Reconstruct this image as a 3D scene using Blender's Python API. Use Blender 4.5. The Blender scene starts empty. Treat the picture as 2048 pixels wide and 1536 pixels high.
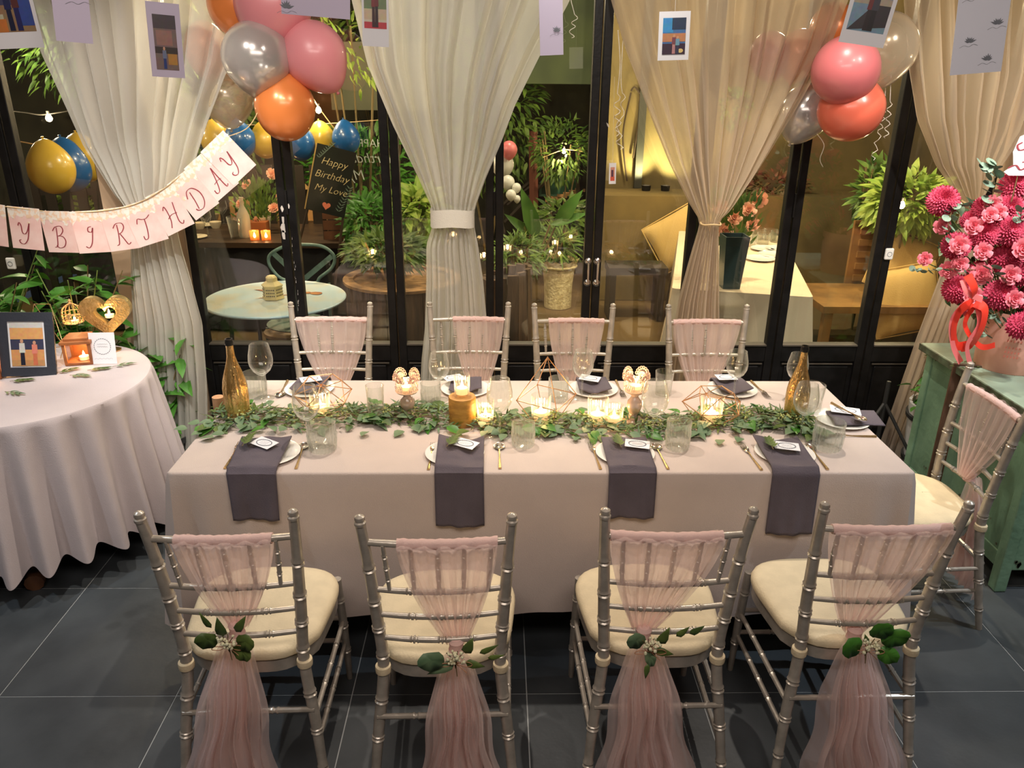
import bpy, bmesh, math, random
from math import pi, sin, cos, radians as R
from mathutils import Vector, Matrix, Euler
random.seed(7)
rnd = random.random
def U(a, b): return a + (b - a) * random.random()
sc = bpy.context.scene
col = sc.collection

# ---------------------------------------------------------------- camera (real position: standing guest, eye 1.97 m)
CAM_F, CAM_H = 1546.36, 1.97
CM = Matrix(((0.99982915, -0.00172077, -0.01840384), (-0.01645676, 0.3704901, -0.92869062), (0.00841651, 0.92883482, 0.37039848)))
cd = bpy.data.cameras.new('camera'); cam = bpy.data.objects.new('camera', cd); col.objects.link(cam)
cd.sensor_fit = 'HORIZONTAL'; cd.sensor_width = 36.0; cd.lens = CAM_F / 2048 * 36.0
cd.clip_start = 0.05; cd.clip_end = 100
m4 = CM.to_4x4(); m4.translation = (0, 0, CAM_H); cam.matrix_world = m4
sc.camera = cam
def ray(u, v): return CM @ Vector(((u - 1024) / CAM_F, -(v - 768) / CAM_F, -1.0))
def AZ(u, v, z):
    r = ray(u, v); t = (z - CAM_H) / r.z; return Vector((r.x * t, r.y * t, z))
def AY(u, v, y):
    r = ray(u, v); t = y / r.y; return Vector((r.x * t, y, CAM_H + r.z * t))

# ---------------------------------------------------------------- world, lamps, exposure
w = bpy.data.worlds.new('world'); sc.world = w; w.use_nodes = True
w.node_tree.nodes['Background'].inputs[0].default_value = (0.30, 0.36, 0.50, 1)
w.node_tree.nodes['Background'].inputs[1].default_value = 0.10
vs = sc.view_settings; vs.view_transform = 'Standard'; vs.look = 'None'; vs.gamma = 1.0; vs.use_curve_mapping = False
vs.exposure = 0.27
cy = sc.cycles
cy.use_denoising = True
cy.max_bounces = 10; cy.transparent_max_bounces = 24; cy.diffuse_bounces = 3; cy.glossy_bounces = 4; cy.transmission_bounces = 8
cy.caustics_reflective = False; cy.caustics_refractive = False; cy.sample_clamp_indirect = 4
def spot(loc, aim, power, colr, size=1.1, blend=0.5, rad=0.022, name='ceiling_or_fill_spot'):
    d = bpy.data.lights.new(name, 'SPOT'); d.energy = power; d.color = colr; d.spot_size = size; d.spot_blend = blend; d.shadow_soft_size = rad
    o = bpy.data.objects.new(name, d); col.objects.link(o); o.location = loc
    o.rotation_euler = (Vector(aim) - Vector(loc)).to_track_quat('-Z', 'Y').to_euler(); return o
def area(loc, aim, power, colr, sx, sy, name='added_fill_panel'):
    d = bpy.data.lights.new(name, 'AREA'); d.energy = power; d.color = colr; d.shape = 'RECTANGLE'; d.size = sx; d.size_y = sy
    o = bpy.data.objects.new(name, d); col.objects.link(o); o.location = loc
    o.rotation_euler = (Vector(aim) - Vector(loc)).to_track_quat('-Z', 'Y').to_euler(); return o
def point(loc, power, colr, rad=0.02, name='glow'):
    d = bpy.data.lights.new(name, 'POINT'); d.energy = power; d.color = colr; d.shadow_soft_size = rad
    o = bpy.data.objects.new(name, d); col.objects.link(o); o.location = loc; return o
NEU = (1.0, 0.87, 0.74); WARM = (1.0, 0.66, 0.36); COOL = (1.0, 0.93, 0.84)
spot((1.20, 3.05, 2.95), (1.15, 2.7, 0.4), 92, NEU, 1.75, 0.7)
spot((-0.25, 3.00, 2.95), (-0.3, 2.80, 0.7), 84, NEU, 1.35, 0.55)
spot((-1.0, 2.95, 2.95), (-0.95, 2.75, 0.7), 38, NEU, 1.3, 0.6)
spot((-1.45, 2.30, 2.95), (-1.8, 3.6, 0.9), 92, COOL, 1.3, 0.6)
spot((2.10, 2.30, 2.95), (2.15, 3.6, 0.8), 110, COOL, 1.3, 0.6)
spot((0.20, 2.20, 2.95), (0.3, 3.9, 1.2), 52, COOL, 1.6, 0.7)  # added spot to brighten the middle curtains
spot((-0.95, 2.05, 2.95), (-0.9, 3.9, 1.5), 48, COOL, 1.2, 0.6)  # added spot to brighten the left curtain and balloons
spot((1.55, 2.05, 2.95), (1.7, 3.9, 1.6), 34, NEU, 1.2, 0.6)  # added spot to brighten the right curtain and balloons
spot((2.6, 1.9, 2.95), (2.2, 1.9, 0), 95, (0.80, 0.90, 1.0), 1.2, 0.5)  # added cool spot for the bright floor patch at right
spot((-2.3, 2.0, 2.95), (-1.9, 1.9, 0), 60, (0.80, 0.90, 1.0), 1.3, 0.5)  # added cool spot for the bright floor patch at left
area((0.0, 0.4, 2.98), (0.0, 1.8, 0.6), 54, (1.0, 0.87, 0.78), 2.4, 1.0)  # added soft fill from above the camera, no lamp fitting there
spot((-0.55, 1.9, 2.95), (-1.50, 3.86, 0.75), 115, (1.0, .97, .92), 0.62, 0.5)  # added narrow spot to whiten the lower left curtain
spot((1.75, 1.9, 2.95), (2.12, 3.86, 0.5), 120, (1.0, .97, .94), 0.50, 0.5)  # added narrow spot to whiten the foot of the far right curtain
# garden lamps, with added fill lamps among them
point((1.75, 4.75, 2.45), 26, (1.0, 0.82, 0.56), 0.06, 'garden_or_fill_lamp')  # added fill that backlights the balloons through the curtain
point((1.7, 6.3, 2.5), 50, (1.0, 0.80, 0.50), 0.06, 'garden_or_fill_lamp')  # added fill to lift the concrete wall
spot((0.75, 5.7, 2.2), (0.55, 6.88, 0.3), 60, (1.0, 0.84, 0.55), 0.5, 0.6, 0.04, 'pot_fill_spot')  # added spot that brightens the stone flowerpot
spot((-2.2, 3.3, 2.9), (-2.2, 3.72, 0.9), 60, COOL, 0.8, 0.7)  # added indoor spot to brighten the plants behind the round table
point((-1.45, 4.75, 2.35), 50, (1.0, 0.80, 0.52), 0.06, 'garden_or_fill_lamp')
spot((1.75, 5.4, 3.1), (1.6, 5.3, 0.6), 210, (1.0, 0.78, 0.50), 1.9, 0.7, 0.06, 'garden_or_fill_lamp')
point((-1.8, 6.6, 2.2), 80, (1.0, 0.72, 0.42), 0.06, 'garden_or_fill_lamp')
point((0.2, 6.0, 2.7), 85, (1.0, 0.82, 0.55), 0.06, 'garden_or_fill_lamp')
point((2.9, 5.2, 2.4), 75, (1.0, 0.80, 0.48), 0.06, 'garden_or_fill_lamp')
point((-3.6, 6.0, 2.2), 45, (1.0, 0.85, 0.6), 0.06, 'garden_or_fill_lamp')
spot((0.9, 6.7, 1.5), (0.9, 7.5, 2.4), 40, (1.0, 0.85, 0.45), 2.2, 0.8, 0.03, 'wall_uplight')

# ---------------------------------------------------------------- materials
MATS = {}
def mat(name, c, rough=0.6, metal=0.0, var=0.0, vscale=8.0, bump=0.0, bscale=60.0, c2=None, emis=None, estr=0.0, trans=0.0, transl=0.0,
        spec=0.5, sheen=0.0, coat=0.0, coord='Object', stretch=None, detail=4.0, ramp=(0.35, 0.65)):
    if name in MATS: return MATS[name]
    m = bpy.data.materials.new(name); m.use_nodes = True; nt = m.node_tree; N = nt.nodes; L = nt.links
    b = N['Principled BSDF']; out = N['Material Output']
    b.inputs['Base Color'].default_value = (*c, 1); b.inputs['Roughness'].default_value = rough; b.inputs['Metallic'].default_value = metal
    b.inputs['Specular IOR Level'].default_value = spec; b.inputs['Sheen Weight'].default_value = sheen; b.inputs['Coat Weight'].default_value = coat
    tc = N.new('ShaderNodeTexCoord'); mp = N.new('ShaderNodeMapping'); L.new(tc.outputs[coord], mp.inputs[0])
    if stretch: mp.inputs['Scale'].default_value = stretch
    if c2 is not None or var > 0:
        nz = N.new('ShaderNodeTexNoise'); nz.inputs['Scale'].default_value = vscale; nz.inputs['Detail'].default_value = detail
        L.new(mp.outputs[0], nz.inputs['Vector'])
        cr = N.new('ShaderNodeValToRGB'); L.new(nz.outputs[0], cr.inputs[0])
        cr.color_ramp.elements[0].position = ramp[0]; cr.color_ramp.elements[1].position = ramp[1]
        a = c; d = c2 if c2 is not None else tuple(min(1, x * (1 + var)) for x in c)
        if c2 is None: a = tuple(x * (1 - var) for x in c)
        cr.color_ramp.elements[0].color = (*a, 1); cr.color_ramp.elements[1].color = (*d, 1)
        L.new(cr.outputs[0], b.inputs['Base Color'])
    if bump > 0:
        n2 = N.new('ShaderNodeTexNoise'); n2.inputs['Scale'].default_value = bscale; n2.inputs['Detail'].default_value = 3
        L.new(mp.outputs[0], n2.inputs['Vector'])
        bp = N.new('ShaderNodeBump'); bp.inputs['Strength'].default_value = bump; bp.inputs['Distance'].default_value = 0.01
        L.new(n2.outputs[0], bp.inputs['Height']); L.new(bp.outputs[0], b.inputs['Normal'])
    if emis: b.inputs['Emission Color'].default_value = (*emis, 1); b.inputs['Emission Strength'].default_value = estr
    last = b.outputs[0]
    if transl > 0:
        t = N.new('ShaderNodeBsdfTranslucent'); t.inputs[0].default_value = (*[min(1, x * 1.05) for x in c], 1)
        mx = N.new('ShaderNodeMixShader'); mx.inputs[0].default_value = transl; L.new(last, mx.inputs[1]); L.new(t.outputs[0], mx.inputs[2]); last = mx.outputs[0]
    if trans > 0:
        t = N.new('ShaderNodeBsdfTransparent')
        mx = N.new('ShaderNodeMixShader'); mx.inputs[0].default_value = trans; L.new(last, mx.inputs[1]); L.new(t.outputs[0], mx.inputs[2]); last = mx.outputs[0]
        # thin cloth lets less through at grazing angles
        lw = N.new('ShaderNodeLayerWeight'); lw.inputs[0].default_value = 0.35
        mr = N.new('ShaderNodeMapRange'); mr.inputs[3].default_value = min(1, trans * 1.15); mr.inputs[4].default_value = trans * 0.15
        L.new(lw.outputs['Facing'], mr.inputs[0]); L.new(mr.outputs[0], mx.inputs[0])
    L.new(last, out.inputs[0])
    MATS[name] = m; return m
def glassmat(name, tint=(1, 1, 1), refl=1.0, edge=0.35, base=0.02, rough=0.0, edgec=(0.9, 0.9, 0.85), body=0.0):
    if name in MATS: return MATS[name]
    m = bpy.data.materials.new(name); m.use_nodes = True; nt = m.node_tree; N = nt.nodes; L = nt.links
    N.remove(N['Principled BSDF']); out = N['Material Output']
    t = N.new('ShaderNodeBsdfTransparent'); t.inputs[0].default_value = (*tint, 1)
    g = N.new('ShaderNodeBsdfGlossy'); g.inputs['Roughness'].default_value = rough; g.inputs[0].default_value = (refl, refl, refl, 1)
    lf = N.new('ShaderNodeLayerWeight'); lf.inputs[0].default_value = 0.5
    p5 = N.new('ShaderNodeMath'); p5.operation = 'POWER'; p5.inputs[1].default_value = 4.0; L.new(lf.outputs['Facing'], p5.inputs[0])
    fr = N.new('ShaderNodeMath'); fr.operation = 'MULTIPLY_ADD'; fr.inputs[1].default_value = 0.85; fr.inputs[2].default_value = 0.055; L.new(p5.outputs[0], fr.inputs[0])
    mx = N.new('ShaderNodeMixShader'); L.new(fr.outputs[0], mx.inputs[0]); L.new(t.outputs[0], mx.inputs[1]); L.new(g.outputs[0], mx.inputs[2])
    last = mx.outputs[0]
    if edge > 0:
        pw = N.new('ShaderNodeMath'); pw.operation = 'MULTIPLY_ADD'; pw.inputs[1].default_value = edge; pw.inputs[2].default_value = body
        p3 = N.new('ShaderNodeMath'); p3.operation = 'POWER'; p3.inputs[1].default_value = 2.5; L.new(lf.outputs['Facing'], p3.inputs[0]); L.new(p3.outputs[0], pw.inputs[0])
        d = N.new('ShaderNodeBsdfTranslucent'); d.inputs[0].default_value = (*edgec, 1)
        m2 = N.new('ShaderNodeMixShader'); L.new(pw.outputs[0], m2.inputs[0]); L.new(last, m2.inputs[1]); L.new(d.outputs[0], m2.inputs[2]); last = m2.outputs[0]
    L.new(last, out.inputs[0]); MATS[name] = m; return m
def vcolmat(name, rough=0.5, noise=0.25, scale=70):
    m = bpy.data.materials.new(name); m.use_nodes = True; nt = m.node_tree; N = nt.nodes; L = nt.links; b = N['Principled BSDF']
    at = N.new('ShaderNodeAttribute'); at.attribute_name = 'print'
    nz = N.new('ShaderNodeTexNoise'); nz.inputs['Scale'].default_value = scale; tc = N.new('ShaderNodeTexCoord'); L.new(tc.outputs['Object'], nz.inputs[0])
    mx = N.new('ShaderNodeMix'); mx.data_type = 'RGBA'; mx.blend_type = 'OVERLAY'; mx.inputs[0].default_value = noise
    L.new(at.outputs[0], mx.inputs[6]); L.new(nz.outputs[1], mx.inputs[7]); L.new(mx.outputs[2], b.inputs['Base Color'])
    b.inputs['Roughness'].default_value = rough; MATS[name] = m; return m

def srgb(r, g, b):
    f = lambda x: (x / 255 / 12.92) if x / 255 <= 0.04045 else ((x / 255 + 0.055) / 1.055) ** 2.4
    return (f(r), f(g), f(b))
black_wood = mat('black_painted_wood', (0.007, 0.0065, 0.0065), 0.42, var=0.3, vscale=14, bump=0.1, bscale=40, spec=0.28)
pane_glass = glassmat('window_glass', (0.93, 0.95, 0.93), 1.0, 0.0)
drink_glass = glassmat('drinking_glass', (0.97, 0.98, 0.97), 1.0, 0.55, body=0.015)
cut_glass = glassmat('cut_glass', (0.93, 0.95, 0.94), 1.0, 0.60, body=0.07)
warm_lit_curtain_m = mat('warm_lit_sheer_curtain', srgb(208, 190, 168), 0.85, transl=0.42, trans=0.36, bump=0.25, bscale=220, sheen=0.2)  # sheer curtain with the warm garden backlight put into its colour
curtain_m = mat('sheer_curtain', srgb(220, 217, 208), 0.85, transl=0.40, trans=0.27, bump=0.25, bscale=220, sheen=0.2)
tulle_m = mat('pink_tulle', srgb(250, 228, 222), 0.85, transl=0.5, trans=0.50, bump=0.2, bscale=250)
tulle_d = mat('pink_tulle_gathered', srgb(244, 212, 205), 0.85, transl=0.40, trans=0.12, bump=0.2, bscale=250)
chairm = mat('champagne_paint', srgb(178, 170, 158), 0.32, 0.40, var=0.12, vscale=30, bump=0.08, bscale=50)
chairworn = mat('worn_bare_wood', srgb(92, 60, 44), 0.6, var=0.4, vscale=60)
seatm = mat('ivory_cushion', srgb(216, 200, 166), 0.8, var=0.05, vscale=20, bump=0.15, bscale=160)
clothm = mat('blush_tablecloth', srgb(204, 188, 178), 0.9, var=0.03, vscale=6, bump=0.22, bscale=320, sheen=0.15)
clothgrey = mat('pale_grey_tablecloth', srgb(196, 184, 184), 0.9, var=0.03, vscale=6, bump=0.2, bscale=300, sheen=0.15)
napm = mat('charcoal_napkin', srgb(92, 84, 92), 0.9, var=0.08, vscale=12, bump=0.3, bscale=300)
china = mat('white_china', srgb(238, 234, 226), 0.18, coat=0.3)
gold = mat('gold_metal', (0.85, 0.52, 0.24), 0.28, 1.0)
rosegold = mat('rose_gold_wire', (0.80, 0.46, 0.25), 0.3, 0.9)
steel = mat('polished_steel', (0.72, 0.68, 0.64), 0.18, 1.0)
paperw = mat('white_card', srgb(232, 232, 236), 0.7)
inkg = mat('grey_ink', srgb(120, 124, 132), 0.8)
lilac = mat('lilac_paper', srgb(202, 192, 214), 0.7)
leafg = mat('eucalyptus_green', srgb(92, 122, 88), 0.55, c2=srgb(128, 150, 112), vscale=14, transl=0.15)
leafd = mat('ruscus_green', srgb(64, 88, 42), 0.5, c2=srgb(112, 132, 62), vscale=12, transl=0.15)
leafb = mat('bright_leaf', srgb(64, 118, 40), 0.4, c2=srgb(96, 158, 62), vscale=6, transl=0.25)
leafk = mat('garden_leaf', srgb(60, 92, 38), 0.5, c2=srgb(120, 150, 62), vscale=9, transl=0.25)
leafy = mat('lime_leaf', srgb(120, 160, 60), 0.5, c2=srgb(190, 205, 100), vscale=9, transl=0.3)
stemm = mat('brown_stem', srgb(112, 96, 60), 0.7)
flamem = mat('candle_flame', (1, 0.7, 0.3), emis=(1.0, 0.60, 0.25), estr=22)
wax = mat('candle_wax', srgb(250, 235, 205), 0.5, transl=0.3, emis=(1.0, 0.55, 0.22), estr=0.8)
printm = vcolmat('printed_photo', 0.35)
cord = mat('jute_cord', srgb(206, 178, 130), 0.8)
ribw = mat('white_ribbon', srgb(235, 230, 220), 0.5)
bulbm = mat('warm_bulb', (1, 0.8, 0.5), emis=(1.0, 0.74, 0.42), estr=40)

# ---------------------------------------------------------------- mesh helpers
class MB:
    def __init__(s): s.v = []; s.f = []; s.c = []
    def add(s, vs_, fs): 
        o = len(s.v); s.v += [tuple(p) for p in vs_]; s.f += [tuple(i + o for i in f) for f in fs]
    def box(s, c, d, rot=None):
        x, y, z = d[0] / 2, d[1] / 2, d[2] / 2
        P = [Vector(p) for p in ((-x,-y,-z),(x,-y,-z),(x,y,-z),(-x,y,-z),(-x,-y,z),(x,-y,z),(x,y,z),(-x,y,z))]
        if rot is not None: P = [rot @ p for p in P]
        s.add([p + Vector(c) for p in P], [(0,3,2,1),(4,5,6,7),(0,1,5,4),(1,2,6,5),(2,3,7,6),(3,0,4,7)]); return s
    def lathe(s, prof, seg=24, c=(0,0,0), rot=None, flute=None):
        n = len(prof); vs_ = []
        for r, z in prof:
            for k in range(seg):
                a = 2 * pi * k / seg; rr = r
                if flute: rr = r * (1 + flute[1] * (0.5 + 0.5 * cos(flute[0] * a)) * flute[2](z))
                p = Vector((rr * cos(a), rr * sin(a), z))
                if rot is not None: p = rot @ p
                vs_.append(p + Vector(c))
        fs = [(i*seg+k, i*seg+(k+1)%seg, (i+1)*seg+(k+1)%seg, (i+1)*seg+k) for i in range(n-1) for k in range(seg)]
        s.add(vs_, fs)
        if prof[0][0] > 1e-5 and abs(prof[0][0] - prof[-1][0]) + abs(prof[0][1] - prof[-1][1]) > 1e-6:
            o = len(s.v) - n * seg; s.f.append(tuple(o + k for k in range(seg))[::-1])
            if prof[-1][0] > 1e-5: s.f.append(tuple(o + (n-1)*seg + k for k in range(seg)))
        return s
    def tube(s, pts, r, seg=8, close=False):
        pts = [Vector(p) for p in pts]; n = len(pts)
        rs = r if isinstance(r, (list, tuple)) else [r] * n
        ref = None; vs_ = []
        for i, p in enumerate(pts):
            if close: t = pts[(i+1) % n] - pts[i-1]
            else: t = pts[min(i+1, n-1)] - pts[max(i-1, 0)]
            if t.length < 1e-9: t = Vector((0,0,1))
            t.normalize()
            if ref is None: ref = Vector((0,0,1)) if abs(t.z) < 0.9 else Vector((1,0,0))
            a = t.cross(ref); 
            if a.length < 1e-6: a = t.orthogonal()
            a.normalize(); b = t.cross(a); ref = -b if False else a.cross(t)
            for k in range(seg):
                q = 2 * pi * k / seg; vs_.append(p + (a * cos(q) + b * sin(q)) * rs[i])
        m_ = n if close else n - 1
        fs = [(i*seg+k, i*seg+(k+1)%seg, ((i+1)%n)*seg+(k+1)%seg, ((i+1)%n)*seg+k) for i in range(m_) for k in range(seg)]
        s.add(vs_, fs)
        if not close:
            o = len(s.v) - n * seg
            s.f.append(tuple(o + k for k in range(seg))); s.f.append(tuple(o + (n-1)*seg + k for k in range(seg))[::-1])
        return s
    def grid(s, fn, nu, nv, wrap=False):
        o = len(s.v)
        for j in range(nv + 1):
            for i in range(nu if wrap else nu + 1): s.v.append(tuple(fn(i / nu, j / nv)))
        W = nu if wrap else nu + 1
        for j in range(nv):
            for i in range(nu):
                a = o + j*W + i; b = o + j*W + (i+1) % W if wrap else a + 1
                s.f.append((a, b, b + W, a + W))
        return s
    def leaf(s, p, d, n, L, w, curl=0.15, shape=0.5):
        p = Vector(p); d = Vector(d).normalized(); n = Vector(n); n = (n - d * n.dot(d))
        if n.length < 1e-4: n = d.orthogonal()
        n.normalize(); x = d.cross(n); vs_ = []
        T = [0, 0.2, 0.45, 0.72, 1.0]
        for t in T:
            ww = w * 0.5 * (sin(pi * min(1, t ** (0.75 if shape < 0.5 else 0.6)))) if 0 < t < 1 else 0.0
            q = p + d * (L * t) - n * (curl * L * t * t)
            if t in (0, 1.0): vs_.append(q)
            else: vs_ += [q - x * ww + n * ww * 0.25, q, q + x * ww + n * ww * 0.25]
        s.add(vs_, [(0,2,1),(0,3,2),(1,2,5,4),(2,3,6,5),(4,5,8,7),(5,6,9,8),(7,8,10),(8,9,10)])
    def disc(s, c, n, r, seg=10, cup=0.1, th=0.0):
        c = Vector(c); n = Vector(n).normalized(); a = n.orthogonal().normalized(); b = n.cross(a)
        s.add([c - n * r * cup] + [c + (a * cos(2*pi*k/seg) + b * sin(2*pi*k/seg)) * r for k in range(seg)], [(0, 1 + k, 1 + (k+1) % seg) for k in range(seg)])
    def sphere(s, c, r, seg=10, rings=6, sc_=(1,1,1)):
        prof = [(max(1e-6, r*sin(pi*i/rings)), -r*cos(pi*i/rings)) for i in range(rings + 1)]
        n0 = len(s.v); s.lathe([(a * sc_[0], b * sc_[2]) for a, b in prof], seg, c); return s
    def mesh(s, name, m, smooth=True):
        me = bpy.data.meshes.new(name); me.from_pydata(s.v, [], s.f); me.materials.append(m)
        if smooth:
            me.polygons.foreach_set('use_smooth', [True] * len(me.polygons))
            try: me.set_sharp_from_angle(angle=R(38))
            except Exception: pass
        me.update(); return me
    def build(s, name, m, parent=None, smooth=True, **k):
        o = bpy.data.objects.new(name, s.mesh(name, m, smooth)); col.objects.link(o)
        if parent: o.parent = parent
        for a, b in k.items(): o[a] = b
        return o
def thing(name, label, cat, loc=(0,0,0), rz=0.0, group=None):
    o = bpy.data.objects.new(name, None); col.objects.link(o); o.empty_display_size = 0.05
    o.location = loc; o.rotation_euler = (0, 0, rz); o['label'] = label; o['category'] = cat
    if group: o['group'] = group
    return o
def tag(o, label, cat, group=None, kind=None):
    o['label'] = label; o['category'] = cat
    if group: o['group'] = group
    if kind: o['kind'] = kind
    return o
def struct(mb, name, m, parent=None, smooth=False, label=None):
    o = mb.build(name, m, parent, smooth)
    if parent is None: o['kind'] = 'structure'
    if label: o['label'] = label
    return o
KIDS = {}
def copy_tree(o, loc=None, rz=None, label=None, parent=None, group=None):
    c = o.copy(); col.objects.link(c); c.parent = parent
    if loc is not None: c.location = loc
    if rz is not None: c.rotation_euler = (0, 0, rz)
    if label: c['label'] = label
    if group: c['group'] = group
    for ch in list(o.children): copy_tree(ch, parent=c)
    return c
def inst(name, me, parent, loc=(0,0,0), rot=None, scale=None):
    o = bpy.data.objects.new(name, me); col.objects.link(o); o.parent = parent; o.location = loc
    if rot is not None: o.rotation_euler = rot
    if scale is not None: o.scale = scale if hasattr(scale, '__len__') else (scale,)*3
    return o
def bevel(o, w_=0.004, seg=2):
    b = o.modifiers.new('bevel', 'BEVEL'); b.width = w_; b.segments = seg; b.limit_method = 'ANGLE'; return o
def solid(o, t=0.002, off=0.0):
    b = o.modifiers.new('solid', 'SOLIDIFY'); b.thickness = t; b.offset = off; return o
def catmull(P, n=8, close=False):
    P = [Vector(p) for p in P]; out = []; N = len(P)
    rng = N if close else N - 1
    for i in range(rng):
        a = P[i-1] if (close or i > 0) else P[0]; b = P[i]; c = P[(i+1) % N]; d = P[(i+2) % N] if (close or i + 2 < N) else P[-1]
        for k in range(n):
            t = k / n
            out.append(0.5 * ((2*b) + (c-a)*t + (2*a-5*b+4*c-d)*t*t + (3*b-a-3*c+d)*t**3))
    if not close: out.append(P[-1])
    return out
def lerp_rows(rows, z):
    rows = sorted(rows, key=lambda r: r[0])
    if z <= rows[0][0]: return rows[0][1:]
    if z >= rows[-1][0]: return rows[-1][1:]
    for a, b in zip(rows, rows[1:]):
        if a[0] <= z <= b[0]:
            t = (z - a[0]) / (b[0] - a[0]); return [x + (y - x) * t for x, y in zip(a[1:], b[1:])]
# ================================================================ THE SETTING
GY = 4.05     # plane of the folding glass doors
TS = 0.597
fl = MB(); fl.box((0.1, 1.25, -0.042), (6.8, 5.6, 0.08)); grout = mat('pale_grout', srgb(176, 180, 180), 0.8)
floor = struct(fl, 'floor', grout)
tilem = mat('slate_tile', (0.034, 0.040, 0.045), 0.5, c2=(0.066, 0.076, 0.084), vscale=3.0, bump=0.12, bscale=25, detail=8)
t0 = MB(); t0.box((0, 0, -0.006), (TS - 0.004, TS - 0.004, 0.012)); tme = t0.mesh('tile', tilem, False)
nx0 = -3
for i in range(-3, 9):
    for j in range(-6, 4):
        x = -1.69 + TS * (i + 0.5); y = 2.07 + TS * (j + 0.5)
        if -3.3 < x < 3.5 and y < 4.2: inst('tile', tme, floor, (x, y, 0.0))
struct(MB().box((0.1, 1.25, 3.10), (6.8, 5.6, 0.1)), 'ceiling', mat('ceiling_paint', srgb(120, 110, 100), 0.9))
wallm = mat('beige_wall_paint', srgb(176, 150, 122), 0.85, var=0.06, vscale=5, bump=0.06, bscale=60)
wallg = mat('room_wall_paint', srgb(128, 112, 98), 0.85, var=0.08, vscale=3)
struct(MB().box((-3.3, 1.25, 1.55), (0.1, 5.6, 3.1)), 'wall_left', wallg)
struct(MB().box((3.5, 1.25, 1.55), (0.1, 5.6, 3.1)), 'wall_right', wallg)
struct(MB().box((0.1, -1.55, 1.55), (6.8, 0.1, 3.1)), 'wall_front', wallg)
wb = MB(); wb.box((-1.80, 4.02, 1.53), (0.34, 0.16, 3.06)); struct(wb, 'wall_back', wallm)
struct(MB().box((3.02, 4.02, 1.53), (0.86, 0.16, 3.06)), 'wall_back.001', wallm)
struct(MB().box((-2.98, 4.02, 1.53), (0.56, 0.16, 3.06)), 'wall_back.002', wallm)
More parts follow.
